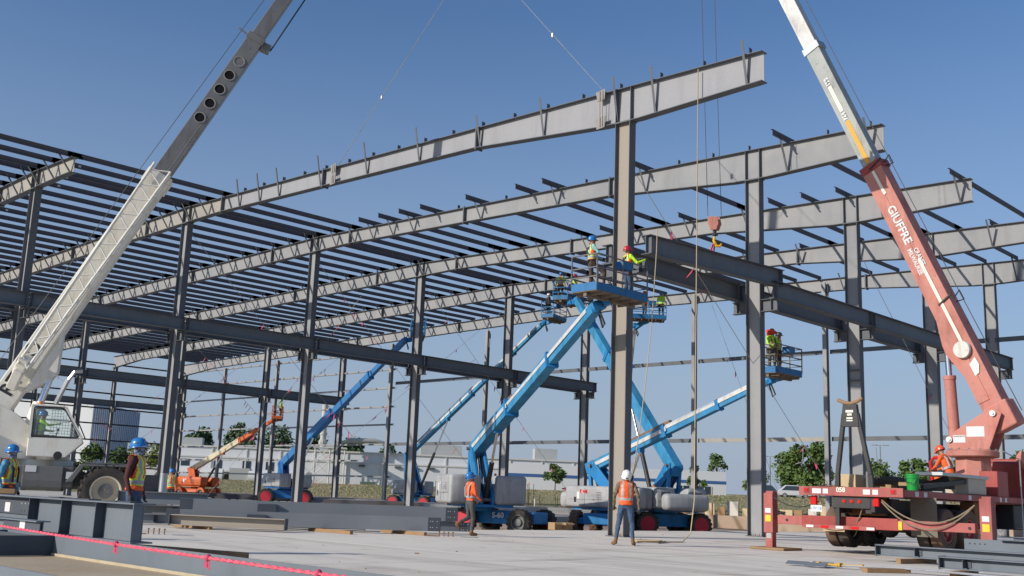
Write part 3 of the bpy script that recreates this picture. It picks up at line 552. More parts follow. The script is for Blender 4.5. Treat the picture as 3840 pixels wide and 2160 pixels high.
# superstructure
tt = obj('turntable', MB().lathe([(0.85, 1.38), (0.85, 1.72)], 30), wh, Wc, smooth=40)
for s in (0.62, -0.62): obj('boom_support_plate', MB().plate([(s, -2.2, 1.72), (s, 0.75, 1.72), (s, 0.62, 1.95), (s, -0.35, 2.6), (s, -1.0, 3.15), (s, -1.75, 3.55), (s, -2.3, 3.2)], (1, 0, 0), 0.1), wh, Wc, bevel=0.015)
obj('counterweight', MB().box((0, -2.6, 2.2), (2.4, 1.0, 1.2)), wh, Wc, bevel=0.1, seg=3)
sw = obj('swivel_valve', MB().lathe([(0.26, 1.72), (0.30, 1.78), (0.30, 1.9), (0.2, 1.96), (0.2, 2.08), (0.1, 2.12), (0.1, 2.3), (0.14, 2.34), (0.001, 2.36)], 18, Mx.Translation((1.05, 0.05, 0))), wh, Wc, smooth=35)
# cab
cp = [(-0.52, 1.80), (0.62, 1.80), (1.12, 2.30), (1.08, 2.42), (0.56, 3.36), (0.40, 3.46), (-0.52, 3.44)]
cbx = (0.72, 1.42)
cb = MB(); n = len(cp)
cab = obj('cab', MB().plate([(1.07, y, z) for y, z in [(-0.52, 1.80), (0.62, 1.80), (1.12, 2.30), (1.05, 2.44), (-0.52, 2.40)]], (1, 0, 0), 0.72), wh, Wc, bevel=0.03, seg=3)
obj('cab_roof', MB().box((1.07, -0.04, 3.41), (0.74, 1.0, 0.07)), wh, cab, bevel=0.03)
for x in (0.73, 1.41):
    obj('cab_pillar', MB().bar((x, -0.49, 2.38), (x, -0.49, 3.40), 0.06, 0.08, (0, 1, 0)).bar((x, 1.06, 2.42), (x, 0.48, 3.40), 0.06, 0.09, (0, 1, 0)), wh, cab)
    obj('window_seal', MB().path([(x, -0.44, 2.44), (x, 0.88, 2.44), (x, 0.97, 2.56), (x, 0.46, 3.33), (x, 0.36, 3.37), (x, -0.38, 3.37), (x, -0.45, 3.30), (x, -0.44, 2.44)], 0.035, 6), black, cab, smooth=40)
glass = mat('cab_glass', (0.75, 0.85, 0.85), 0.03, 0, spec=0.5, trans=0.93)
obj('side_window', MB().plate([(1.41, -0.42, 2.46), (1.41, 0.90, 2.46), (1.41, 0.44, 3.35), (1.41, -0.42, 3.35)], (1, 0, 0), 0.006), glass, cab)
gm = MB()
for i in range(9): gm.tube((1.36, 0.10+0.085*i, 2.52), (1.36, 0.10+0.085*i, min(3.34, 3.36-(0.085*i-0.36)*1.7)), 0.006, n=4)
for i in range(9): gm.tube((1.36, 0.06, 2.55+0.09*i), (1.36, max(0.2, 0.88-0.062*i), 2.55+0.09*i), 0.006, n=4)
obj('window_mesh_guard', gm, white, cab)
obj('windscreen_guard', MB().path([(0.8, 1.16, 2.42), (0.8, 0.72, 3.30)], 0.02).path([(1.35, 1.16, 2.42), (1.35, 0.72, 3.30)], 0.02).path([(0.8, 1.0, 2.75), (1.35, 1.0, 2.75)], 0.02), black, cab)
obj('cab_seat', MB().box((1.05, -0.22, 2.40), (0.45, 0.45, 0.10)).box((1.05, -0.42, 2.72), (0.45, 0.1, 0.6)), black, cab, bevel=0.03)
obj('control_lever', MB().tube((1.2, 0.25, 2.4), (1.2, 0.32, 2.66), 0.02).sph((1.2, 0.32, 2.68), 0.045), black, cab)
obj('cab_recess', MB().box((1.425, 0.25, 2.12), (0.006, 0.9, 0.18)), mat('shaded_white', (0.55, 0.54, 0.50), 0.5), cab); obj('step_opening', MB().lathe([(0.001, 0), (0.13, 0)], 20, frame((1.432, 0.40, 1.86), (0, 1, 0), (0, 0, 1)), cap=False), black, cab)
obj('roof_beacon', MB().lathe([(0.06, 3.44), (0.05, 3.56), (0.001, 3.58)], 12, Mx.Translation((1.0, -0.30, 0))), mat('orange_lens', (0.8, 0.2, 0.02), 0.3), cab)
# boom in world terms, expressed in the crane's own frame
inv = Wc.matrix_basis.inverted()
W0 = inv @ V((-36.55, 12.95, 2.35)); W1 = inv @ V((-34.35, 16.94, 11.76)); W2 = inv @ V((-32.91, 19.62, 17.43)); W3 = inv @ V((-29.0, 26.9, 32.6))
wd = (W2-W0).normalized(); wside = V((wd.y, -wd.x, 0)).normalized(); wn = wside.cross(wd).normalized()
if wn.z < 0: wn = -wn
def wa(k, off=0, side=0): return W0+wd*k+wn*off+wside*side
lb = (W1-W0).dot(wd)+0.1; l2 = (W2-W0).dot(wd)+0.1
wb = obj('boom', MB().bar(wa(-0.9), wa(lb), 0.62, 0.80, wn), wh, Wc, bevel=0.03)
obj('boom_head_frame', MB().bar(wa(lb-0.5), wa(lb+0.05), 0.72, 0.90, wn), wh, wb, bevel=0.02)
obj('boom_cylinder_ear', MB().plate([wa(4.2, -0.4, 0.1), wa(3.0, -0.95, 0.1), wa(2.6, -0.9, 0.1), wa(1.9, -0.4, 0.1)], wside, 0.6), wh, wb, bevel=0.02)
text('RT', 0.62, black, frame(wa(1.45, 0.02, 0.318), -wd, wn) if False else frame(wa(1.95, 0.03, 0.318), wd, -wn) if frame(wa(1.3, 0.05, 0.318), wd, -wn).col[2].xyz.dot(wside) > 0 else frame(wa(1.95, 0.03, 0.318), wd, wn), wb, 'model_lettering', bold=0.015)
for k, o_ in ((2.75, 0.12), (3.25, 0.12)): obj('emblem_arc', MB().lathe([(0.16, 0.0), (0.23, 0.0), (0.23, 0.005), (0.16, 0.005)], 20, frame(wa(k, o_, 0.315), wd, wn), cap=False), black, wb)
# swing-away lattice jib folded along the near side of the boom
jb = obj('folding_jib', MB(), wh, Wc) if False else None
mbj = MB(); js, je = 2.6, lb+0.1
q = lambda k, o_, s_: wa(k, o_, s_)
for o_, s_ in ((0.30, 0.46), (-0.28, 0.46), (0.24, 0.95), (-0.30, 0.95)): mbj.tube(q(js, o_*0.6, s_*0.98), q(je, o_*1.15, s_), 0.045, n=8)
nb = 13
for i in range(nb):
    k0 = js+(je-js)*i/nb; k1 = js+(je-js)*(i+1)/nb; km = (k0+k1)/2; g = 0.6+0.55*(i+0.5)/nb
    mbj.tube(q(k0, -0.30*g, 0.95), q(km, 0.24*g, 0.95), 0.026, n=6); mbj.tube(q(km, 0.24*g, 0.95), q(k1, -0.30*g, 0.95), 0.026, n=6)
    mbj.tube(q(k0, 0.24*g, 0.95), q(km, 0.3*g, 0.46), 0.022, n=6); mbj.tube(q(k0, -0.30*g, 0.95), q(km, -0.28*g, 0.46), 0.022, n=6)
obj('folding_jib', mbj, wh, Wc, smooth=40)
obj('jib_bracket', MB().bar(wa(2.4, 0.05, 0.36), wa(2.9, 0.05, 0.9), 0.4, 0.34, wn).bar(wa(1.85, -0.05, 0.45), wa(2.45, 0.0, 0.8), 0.3, 0.3, wn), wh, wb, bevel=0.03)
g2 = obj('boom_section', MB().bar(wa(lb), wa(l2), 0.46, 0.60, wn), greyb, wb, bevel=0.02)
ring = mat('hole_rim', (0.30, 0.29, 0.27), 0.5)
for i in range(6):
    k = (inv @ V((-33.76, 18.03, 14.11))-W0).dot(wd)+i*0.655; rr = 0.175 if i < 5 else 0.07
    Mh = frame(wa(k, 0.02, 0.232), wd, wn); 
    if i < 5: obj('hole_rim', MB().lathe([(rr-0.005, 0.0), (rr, 0.02), (rr+0.035, 0.02), (rr+0.035, -0.01)], 24, Mh, cap=False), ring, wb, smooth=30)
    obj('boom_hole', MB().lathe([(0.001, 0.004), (rr, 0.004)], 24, Mh, cap=False), mat('boom_inside', (0.006, 0.006, 0.007), 0.9) if i < 4 else greyb, wb)
obj('weld_line', MB().bar(wa(lb, -0.15, 0.232), wa(lb+2.2, -0.15, 0.232), 0.006, 0.02, wn).bar(wa(lb+2.2, -0.15, 0.232), wa(lb+2.7, -0.24, 0.232), 0.006, 0.02, wn), ring, wb)
hd = obj('section_head', MB().bar(wa(l2-0.25), wa(l2), 0.54, 0.68, wn).bar(wa(l2-0.1, 0.3), wa(l2-0.05, 0.75), 0.06, 0.06).bar(wa(l2-0.2, -0.3), wa(l2-0.15, -0.62), 0.35, 0.3), greyb, wb, bevel=0.015)
obj('boom_section', MB().bar(wa(l2), wa((W3-W0).dot(wd)), 0.38, 0.50, wn), greyb, wb, bevel=0.02)
obj('hoist_rope', MB().path([wa(0.6, 0.85), wa(l2, 0.62), wa(l2+9, 0.45)], 0.012, 5), black, Wc); obj('hoist_rope', MB().path([wa(l2-0.2, -0.66, 0.1), wa(l2+9, -0.55)], 0.03, 6), black, Wc)
# lift cylinder
q0 = V((0.0, -0.62, 2.45)) + V((0.45, 0, 0)); q1 = wa(2.85, -0.82, 0.25); qm = q0.lerp(q1, 0.52)
cyl = obj('lift_cylinder', MB().tube(q0, qm, 0.23, n=18), wh, Wc, smooth=40); obj('cylinder_rod', MB().tube(qm, q1, 0.11, n=16), chrome, cyl, smooth=40)
obj('mirror_arm', MB().bar((1.2, 0.15, 3.5), (1.35, 0.45, 4.3), 0.14, 0.10).path([(1.35, 0.45, 4.25), (1.38, 0.62, 4.55), (1.38, 0.85, 4.58)], 0.06, 6), galv, cab)
# slings that carry the hoisted rafter
tpv = V((-28.98, FY[2], 22.81))
SG = thing('rafter_slings', 'pair of thin wire slings running from the crane hook down to the hoisted rafter', 'sling', (-37.3, FY[2], 15.2))
for x in (-37.32, -22.06):
    obj('sling_wire', MB().tube((x, FY[2], ztop(x)+0.05), tpv, 0.014, n=6), galv, SG)
    k = 0.34 if x < -30 else 0.37
    p = V((x, FY[2], ztop(x))).lerp(tpv, k); obj('shackle', MB().sph(p, (0.07, 0.05, 0.13)), galv, SG)
canvas = mat('grey_edge_pad', (0.22, 0.21, 0.20), 0.95, 0, (0.32, 0.31, 0.29), 5, 1, 0.4, 10)
for x in (-37.32, -22.06):
    y = FY[2]; P = thing('edge_pad', 'grey softener pad wrapped round the hoisted rafter at the %s sling' % ('left' if x < -30 else 'right'), 'pad', (x, y, ztop(x)))
    for z, hh, wd_ in ((ztop(x)-0.10, 0.34, 0.52), (zbot(x)+0.12, 0.36, 0.56)):
        obj('pad_sheet', MB().plate([(x-wd_/2, y-0.20, z+hh/2), (x+wd_/2-0.06, y-0.24, z+hh/2+0.03), (x+wd_/2-0.10, y-0.22, z-hh/2), (x-wd_/2+0.12, y-0.23, z-hh/2-0.04)], (0, 1, 0.1), 0.03), canvas, P, bevel=0.01)
    obj('pad_strap', MB().tube((x-0.03, y-0.26, ztop(x)+0.05), (x, y-0.26, zbot(x)-0.03), 0.012, n=5).tube((x+0.1, y-0.26, ztop(x)+0.05), (x+0.1, y-0.26, zbot(x)-0.03), 0.012, n=5), hose, P)
# ============================================================ BOOM LIFTS
blue = mat('lift_blue_paint', (0.018, 0.175, 0.42), 0.45, 0, (0.025, 0.215, 0.47), 1.5, 1, 0.04, 10)
blueg = mat('worn_blue_boom', (0.02, 0.20, 0.43), 0.45, 0, (0.07, 0.28, 0.45), 1.2, 0.8)
hoodg = mat('hood_grey', (0.33, 0.345, 0.355), 0.5, 0, (0.40, 0.405, 0.41), 0.8, 1)
railw = mat('boom_white_rail', (0.62, 0.62, 0.60), 0.45, 0, (0.5, 0.5, 0.49), 2, 1)
track = mat('rusty_hose_track', (0.10, 0.065, 0.05), 0.85, 0, (0.30, 0.17, 0.10), 9, 0.8, 0.6, 20)
pinkr = mat('red_wheel_cover', (0.55, 0.035, 0.06), 0.5, 0, (0.46, 0.03, 0.05), 1.5, 1)
orange = mat('lift_orange_paint', (0.62, 0.13, 0.03), 0.45, 0, (0.55, 0.11, 0.03), 1.5, 1)
creamb = mat('cream_boom_paint', (0.62, 0.56, 0.38), 0.5, 0, (0.55, 0.49, 0.34), 1.2, 1)
toeb = grime(mat('shaded_worn_toe_board', (0.014, 0.125, 0.31), 0.55, 0, (0.03, 0.17, 0.36), 2.5, 1), PG)  # lift blue darkened as if in shade, with grime over it
deckm = mat('dirty_deck_plate', (0.14, 0.115, 0.09), 0.85, 0, (0.22, 0.17, 0.12), 6, 1)
beacon = mat('orange_lens', (0.8, 0.2, 0.02), 0.3)
dkdecal = mat('dark_decal', (0.10, 0.105, 0.11), 0.5)
for q in (blue, blueg, hoodg, railw, orange, creamb): grime(q, PG)
def platform(T, cx, cy, z, lx, ly, rail=None, toe=None, rh=1.08, rz=0.0):
    rail = rail or blue; toe = toe or toeb
    M = Mx.Translation((cx, cy, z)) @ Mx.Rotation(rz, 4, 'Z')
    W_ = lambda x, y, q: M @ V((x, y, q))
    hx, hy = lx/2, ly/2
    dk = obj('platform_floor', MB().box((0, 0, -0.03), (lx, ly, 0.05), M), deckm, T)
    ub = MB()
    for i in range(5): ub.box((0, -hy+ly*(i+0.5)/5, -0.10), (lx-0.05, 0.06, 0.09), M)
    ub.box((0, 0, -0.13), (0.12, ly-0.1, 0.1), M); obj('under_frame', ub, deckm, dk)
    for (x, y, a, b) in ((0, -hy, lx, 0.02), (0, hy, lx, 0.02), (-hx, 0, 0.02, ly-0.02), (hx, 0, 0.02, ly-0.02)): obj('toe_board', MB().box((x, y, 0.09), (a, b, 0.24), M), toe, dk)
    n = max(2, int(ly/0.9))
    ps = [(s*hx, -hy+ly*i/n) for s in (-1, 1) for i in range(n+1)]
    for x, y in ps: obj('rail_post', MB().tube((x, y, 0.1), (x, y, rh), 0.024, n=7, M=M), rail, T)
    for q in (rh, rh*0.62, rh*0.36):
        mb = MB(); mb.path([(-hx, -hy, q), (hx, -hy, q), (hx, hy, q), (-hx, hy, q), (-hx, -hy, q)], 0.024, 7, M); obj('guard_rail', mb, rail, T, smooth=40)
    obj('control_box', MB().box((hx-0.15, hy*0.2, rh-0.12), (0.3, 0.5, 0.24), M), toe, T, bevel=0.02)
    return M
def boomlift(label, base, chassis, tip, pz, sc=1.0, plat=None, col=None, boomcol=None, covers=True, coff=(0, 0), tower=True, b2col=None, decal='Genie', side=None, hood=None, rhood=(0.95, 2.1, 1.0), group='boom lifts', r=0.49, tube_top=True, lset=(0.42, 0.33), bs=1.0, rm=False):
    col = col or blue; boomcol = boomcol or blueg; hood = hood or hoodg; b2col = b2col or railw
    T = thing('boom_lift', label, 'boom lift', base, group=group)
    Mc = Mx.Translation((base[0]+coff[0], base[1]+coff[1], base[2])) @ Mx.Rotation(chassis, 4, 'Z') @ Mx.Scale(sc, 4)
    dv = V((tip[0]-base[0], tip[1]-base[1], 0)); ty = -math.atan2(dv.x, dv.y)
    Mt = Mx.Translation(base) @ Mx.Rotation(ty, 4, 'Z') @ Mx.Scale(sc, 4)
    # chassis
    ch = obj('chassis', MB().box((0, 0, 0.66), (1.15, 3.3, 0.46), Mc).box((0, 1.25, 0.56), (1.85, 0.42, 0.26), Mc).box((0, -1.25, 0.56), (1.85, 0.42, 0.26), Mc), col, T, bevel=0.05, seg=3)
    obj('side_panel', MB().plate([(0.72, -0.95, 0.40), (0.72, 0.95, 0.40), (0.66, 1.5, 0.62), (0.66, 1.3, 0.92), (0.66, -1.3, 0.92), (0.66, -1.5, 0.62)], (1, 0, 0.1), 0.1, Mc), col, ch, bevel=0.02)
    if side: text(side, 0.30, paper, Mc @ frame((0.80, 0.15, 0.72), (0, 1, 0), (0, 0, 1)), ch, 'model_lettering', bold=0.008)
    for y in (1.25, -1.25):
        for x in (1.0, -1.0):
            w_ = obj('wheel', lugs(tyre(r, 0.36, 26), r, 0.36, 16, 0.02), rubberd if covers == 'dusty' else orange if covers == 'orange' else rubber, T, smooth=35)
            w_.matrix_basis = Mc @ Mx.Translation((x, y, r))
            sgn = 1 if x > 0 else -1
            if covers and covers != 'orange' and not (x > 0 and y > 0 and covers == 'rear'): obj('wheel_cover', MB().lathe([(0.001, 0.18*sgn), (r*0.80, 0.175*sgn), (r*0.83, 0.15*sgn)], 26, Mx.Rotation(R(90), 4, 'Y'), cap=False), pinkr, w_, smooth=35)
            else: obj('rim', rim(r, 0.36, sgn), greyp, w_, smooth=35)
    # turntable, hoods, counterweight
    tt_ = obj('turntable', MB().lathe([(0.62, 0.86), (0.62, 1.02)], 24, Mt).box((0, 0.0, 1.07), (2.1, 2.3, 0.10), Mt), col, T)
    wd, ln, hh = rhood
    for s in (1, -1):
        hd_ = obj('hood', MB().box((s*(0.28+wd/2*0.95), 0.05, 1.12+hh/2), (wd*0.95, ln, hh), Mt), hood, T, bevel=0.20*min(1, hh)*sc, seg=5, smooth=40) if False else obj('hood', MB().box((s*(0.30+wd/2), 0.0, 1.12+hh/2), (wd, ln, hh), Mt), hood, T, bevel=0.12*sc, seg=3)
        for q in hd_.data.polygons: q.use_smooth = True
        xs_ = s*(0.30+wd+0.004)
        obj('hood_seam', MB().box((xs_, 0.0, 1.12+hh*0.36), (0.006, ln*0.82, 0.012), Mt), dkdecal, hd_)
        text(decal, 0.34*hh, mat('embossed_grey', (0.30, 0.31, 0.32), 0.5), Mt @ frame((xs_, 0.25 if s > 0 else -0.1, 1.12+hh*0.58), (0, s, 0), (0, 0, 1)), hd_, 'maker_lettering', bold=0.004)
        for i in range(5): obj('hood_vent', MB().box((xs_, 0.62*s*(1 if ln > 2.3 else 0.7)+0.0, 1.12+hh*(0.40+0.075*i)), (0.008, 0.28, 0.022), Mt), dkdecal, hd_)
        obj('hood_seam', MB().box((xs_, -0.22*s, 1.12+hh*0.5), (0.006, 0.012, hh*0.8), Mt).box((s*(0.30+wd/2), -ln/2-0.004, 1.12+hh*0.36), (wd*0.8, 0.006, 0.012), Mt), dkdecal, hd_)
        obj('hood_latch', MB().box((xs_, 0.30*s, 1.12+hh*0.36), (0.02, 0.08, 0.04), Mt), black, hd_)
        obj('hood_grille', MB().box((s*(0.30+wd/2), -ln/2-0.004, 1.12+hh*0.66), (wd*0.5, 0.008, hh*0.28), Mt), dkdecal, hd_)
        obj('hood_label', MB().box((xs_, -0.62*s, 1.12+hh*0.55), (0.008, 0.16, 0.3), Mt).box((xs_, -0.40*s, 1.12+hh*0.70), (0.008, 0.10, 0.12), Mt), paper, hd_)
        if rm: text('R+M', 0.26*hh, lamp, Mt @ frame((xs_+s*0.004, -0.30*s, 1.12+hh*0.72), (0, s, 0), (0, 0, 1)), hd_, 'rental_lettering', bold=0.008)
        obj('control_panel', MB().box((xs_, -0.80*s, 1.12+hh*0.35), (0.008, 0.14, 0.22), Mt), black, hd_)
    cw = obj('counterweight', MB().box((0, -ln/2-0.28, 1.42), (2.15, 0.56, 0.70), Mt), hood, T, bevel=0.2*sc, seg=4)
    for q in cw.data.polygons: q.use_smooth = True
    obj('beacon', MB().lathe([(0.05, 1.12+hh), (0.05, 1.12+hh+0.1), (0.001, 1.12+hh+0.12)], 10, Mt @ Mx.Translation((-0.75, -0.5, 0))), beacon, T)
    # mast
    pv = V((0, -0.85, pz/sc)); TP = Mt.inverted() @ V(tip)
    if tower:
        for s in (-0.24, 0.24):
            obj('mast_plate', MB().plate([(s, 0.70, 1.12), (s, 1.10, 1.12), (s, 1.08, 1.42), (s, -0.55, pz/sc+0.05), (s, -0.98, pz/sc+0.10), (s, -1.02, pz/sc-0.28)], (1, 0, 0), 0.11, Mt), col, T, bevel=0.015)
            obj('mast_link', MB().bar((s, -0.95, pz/sc-0.1), (s*1.2, -0.70, 1.15), 0.12, 0.16, (0, 1, 0), M=Mt), col, T)
        obj('mast_pin', MB().tube((-0.42, -0.85, pz/sc), (0.42, -0.85, pz/sc), 0.07, n=12, M=Mt).tube((-0.42, 0.9, 1.3), (0.42, 0.9, 1.3), 0.07, n=12, M=Mt), greyp, T)
        hm = MB()
        for i in range(5): hm.path([(-0.16+0.08*i, -0.9, pz/sc-0.2), (-0.2+0.09*i, -0.55, pz/sc-0.9-0.1*(i % 2)), (-0.15+0.08*i, -0.3, 1.4)], 0.022, 5, Mt)
        obj('hose_bundle', hm, black, T)
    else:
        obj('mast_plate', MB().plate([(-0.20, -1.1, 1.1), (-0.20, 0.0, 1.1), (-0.20, -0.45, pz/sc+0.12), (-0.20, -1.1, pz/sc+0.12)], (1, 0, 0), 0.1, Mt).plate([(0.20, -1.1, 1.1), (0.20, 0.0, 1.1), (0.20, -0.45, pz/sc+0.12), (0.20, -1.1, pz/sc+0.12)], (1, 0, 0), 0.1, Mt), col, T, bevel=0.02)
    # boom
    L = (TP-pv).length; d_ = (TP-pv).normalized(); sd = V((d_.y, -d_.x, 0)).normalized(); nn = sd.cross(d_)
    if nn.z < 0: nn = -nn; sd = -sd
    A = lambda k, o=0, s=0: pv+d_*k+nn*o+sd*s
    l1, l2_ = L*lset[0], L*(lset[0]+lset[1])
    bm = obj('boom', MB().bar(A(-0.35), A(l1), 0.36*bs, 0.46*bs, nn, M=Mt), boomcol, T, bevel=0.025)
    obj('boom_end_cap', MB().bar(A(-0.45), A(0.1), 0.42, 0.5, nn, M=Mt), col, bm, bevel=0.05)
    if tube_top:
        obj('boom_rail', MB().bar(A(0.2, 0.02, 0.185*bs+0.01), A(l1+0.1, 0.02, 0.185*bs+0.01), 0.03, 0.16, nn, M=Mt).bar(A(0.2, 0.02, -0.185*bs-0.01), A(l1+0.1, 0.02, -0.185*bs-0.01), 0.03, 0.16, nn, M=Mt), railw, bm)
        obj('hose_track', MB().bar(A(l1*0.35, 0.23*bs+0.06), A(l1+0.3, 0.23*bs+0.06), 0.20, 0.12, nn, M=Mt), track, bm, bevel=0.02)
    obj('boom_collar', MB().bar(A(l1-0.18), A(l1+0.02), 0.42*bs, 0.52*bs, nn, M=Mt), col, bm)
    obj('boom_section', MB().bar(A(l1), A(l2_), 0.29*bs, 0.36*bs, nn, M=Mt), b2col if not tube_top else boomcol, bm, bevel=0.02)
    if tube_top: obj('boom_rail', MB().bar(A(l1, 0.18*bs+0.02, 0.0), A(L-0.5, 0.155*bs+0.02, 0.0), 0.20, 0.05, nn, M=Mt).bar(A(l1, 0.10, 0.145*bs+0.01), A(L-0.5, 0.08, 0.125*bs), 0.02, 0.12, nn, M=Mt), railw, bm)
    obj('boom_collar', MB().bar(A(l2_-0.15), A(l2_), 0.34*bs, 0.42*bs, nn, M=Mt), col, bm)
    obj('boom_section', MB().bar(A(l2_), A(L-0.1), 0.22*bs, 0.28*bs, nn, M=Mt), boomcol if tube_top else b2col, bm, bevel=0.015)
    if tower or True:
        e0 = V((0, 0.75, 1.25)); e1 = A(l1*0.62, -0.27); em = e0.lerp(e1, 0.55)
        cy_ = obj('lift_cylinder', MB().tube(e0, em, 0.10, n=12, M=Mt), black, T, smooth=40); obj('cylinder_rod', MB().tube(em, e1, 0.055, n=10, M=Mt), chrome, cy_, smooth=40)
        obj('cylinder_lug', MB().box(A(l1*0.62, -0.28), (0.3, 0.2, 0.16), Mt), col, bm)
    if plat:
        cx, cy_, z, lx, ly, rz, rc, tc = plat
        tw = V(tip); bc = V((cx, cy_, z-0.14))
        obj('platform_rotator', MB().bar(tw-(V(tip)-V(Mt @ pv)).normalized()*0.15, tw.lerp(bc, 0.5), 0.22, 0.26).bar(tw.lerp(bc, 0.5), bc, 0.26, 0.2).sph(tw, 0.2, 10, 6), col, T)
        obj('hose_loop', MB().path([tw+V((0.1, 0, -0.1)), tw+V((0.25, 0.1, -0.55)), tw+V((0.05, 0.25, -0.62)), tw+V((-0.1, 0.2, -0.1))], 0.035, 6), black, T, smooth=40)
        platform(T, cx, cy_, z, lx, ly, rc, tc, rz=rz)
    return T
A_t = (-20.75, 25.1, 7.0)
boomlift('front blue boom lift, its long boom rising to the high two man basket', (-31.9, 31.3, PIT), R(-76), A_t, 3.45, 1.04, (-20.4, 25.3, 7.32, 1.0, 2.5, 0, mat('scuffed_blue_rail', (0.05, 0.10, 0.17), 0.5, 0, (0.20, 0.15, 0.11), 5, 0.8), toeb), covers='rear', coff=(0.55, 0.95), side='S-60', lset=(0.36, 0.34), rhood=(1.25, 2.5, 1.12), bs=1.25)
boomlift('blue boom lift standing left behind the front one, boom slanting up to the far basket', (-63.6, 55.1, -0.05), R(-60), (-48.7, 53.3, 13.0), 4.2, 1.0, (-48.1, 53.6, 13.2, 0.9, 2.2, 0.3, None, None), lset=(0.5, 0.3))
boomlift('big grey hooded boom lift behind the tall column, boom reaching out to the right basket', (-30.75, 38.35, PIT), R(20), (-22.1, 37.6, 6.05), 3.05, 1.05, (-21.5, 37.4, 6.25, 0.95, 1.9, 0, mat('dark_worn_rail', (0.09, 0.08, 0.06), 0.6, 0, (0.25, 0.19, 0.09), 5, 0.9), toeb), covers='dusty', rhood=(0.95, 2.9, 0.9), lset=(0.45, 0.3), rm=True)
boomlift('blue boom lift right of the tall column, boom leaning steeply up to the left', (-29.9, 41.3, PIT), R(-28), (-38.6, 44.9, 12.2), 3.2, 1.08, (-40.8, 46.5, 12.55, 0.9, 2.2, 0.4, None, None), rhood=(0.95, 3.0, 0.9), tube_top=False, b2col=blueg, lset=(0.62, 0.22), rm=True, bs=1.2)
boomlift('lift mostly hidden behind the tall column, raised almost straight up to a basket', (-43.6, 55.6, PIT), R(40), (-40.6, 52.9, 12.0), 3.2, 1.0, (-39.6, 52.9, 12.35, 0.95, 2.2, -0.75, None, None), lset=(0.45, 0.3), b2col=railw, tube_top=False)
boomlift('blue boom lift on the left with a very long thin boom up to the roof', (-68.8, 47.0, -0.05), R(-38), (-52.7, 44.3, 10.9), 3.0, 1.12, (-52.2, 44.9, 11.1, 0.9, 2.3, 0.9, None, None), tower=False, rhood=(0.9, 2.7, 0.9), lset=(0.45, 0.3), tube_top=False, b2col=mat('deep_blue_boom', (0.018, 0.14, 0.38), 0.45, 0, (0.06, 0.17, 0.34), 1.5, 1), bs=1.15, boomcol=mat('deep_blue_boom', (0.015, 0.14, 0.38), 0.45), col=mat('deep_blue_paint', (0.014, 0.10, 0.32), 0.45, 0, (0.02, 0.15, 0.40), 2, 1))
boomlift('orange boom lift with a cream boom, farthest left', (-88.3, 50.8, -0.05), R(-70), (-80.6, 53.0, 6.9), 2.6, 1.0, (-80.7, 53.6, 7.15, 0.85, 1.7, 0.9, orange, orange), col=orange, boomcol=creamb, b2col=orange, covers='orange', hood=orange, tower=False, rhood=(0.9, 2.9, 0.78), decal=' ', tube_top=False, lset=(0.62, 0.2))
# ============================================================ PEOPLE
import numpy as np
skin = mat('skin', (0.36, 0.19, 0.12), 0.6); skind = mat('dark_skin', (0.12, 0.06, 0.04), 0.6)
boot = mat('tan_boot', (0.20, 0.11, 0.055), 0.85); glove = mat('work_glove', (0.06, 0.055, 0.05), 0.9)
jeans = mat('blue_jeans', (0.045, 0.075, 0.135), 0.9, 0, (0.075, 0.115, 0.18), 6, 1); dkpants = mat('charcoal_trousers', (0.06, 0.06, 0.058), 0.9, 0, (0.10, 0.098, 0.09), 6, 1)
brownp = mat('brown_work_trousers', (0.075, 0.045, 0.032), 0.9, 0, (0.11, 0.075, 0.055), 6, 1)
hiorange = mat('hi_vis_orange', (0.85, 0.14, 0.03), 0.75, 0, (0.75, 0.11, 0.025), 4, 1); hilime = mat('hi_vis_lime', (0.50, 0.80, 0.03), 0.75, 0, (0.42, 0.70, 0.03), 4, 1)
band = mat('silver_reflective_band', (0.36, 0.36, 0.35), 0.45); bandy = mat('lime_band', (0.62, 0.85, 0.06), 0.7)
camo = mat('camo_sleeve', (0.10, 0.075, 0.045), 0.9, 0, (0.24, 0.18, 0.11), 14, 0.4); maroon = mat('maroon_sleeve', (0.085, 0.028, 0.028), 0.9); bluesl = mat('blue_print_sleeve', (0.03, 0.19, 0.34), 0.85, 0, (0.16, 0.42, 0.55), 9, 0.5); teal = mat('pale_teal_sleeve', (0.26, 0.50, 0.52), 0.85)
hblue = mat('blue_helmet', (0.02, 0.17, 0.46), 0.28, spec=0.5); hred = mat('red_helmet', (0.50, 0.015, 0.03), 0.28, spec=0.5); hwhite = mat('white_helmet', (0.80, 0.80, 0.78), 0.3, spec=0.5); horange = mat('orange_helmet', (0.72, 0.09, 0.03), 0.3, spec=0.5)
gaiter = mat('blue_gaiter', (0.03, 0.06, 0.16), 0.9, 0, (0.35, 0.38, 0.45), 25, 0.3); leather = mat('tool_belt_leather', (0.08, 0.05, 0.035), 0.8); strap = mat('harness_strap', (0.05, 0.05, 0.05), 0.8)
FOLD = bpy.data.textures.new('cloth_folds', 'CLOUDS'); FOLD.noise_scale = 0.085; FOLD.noise_depth = 2
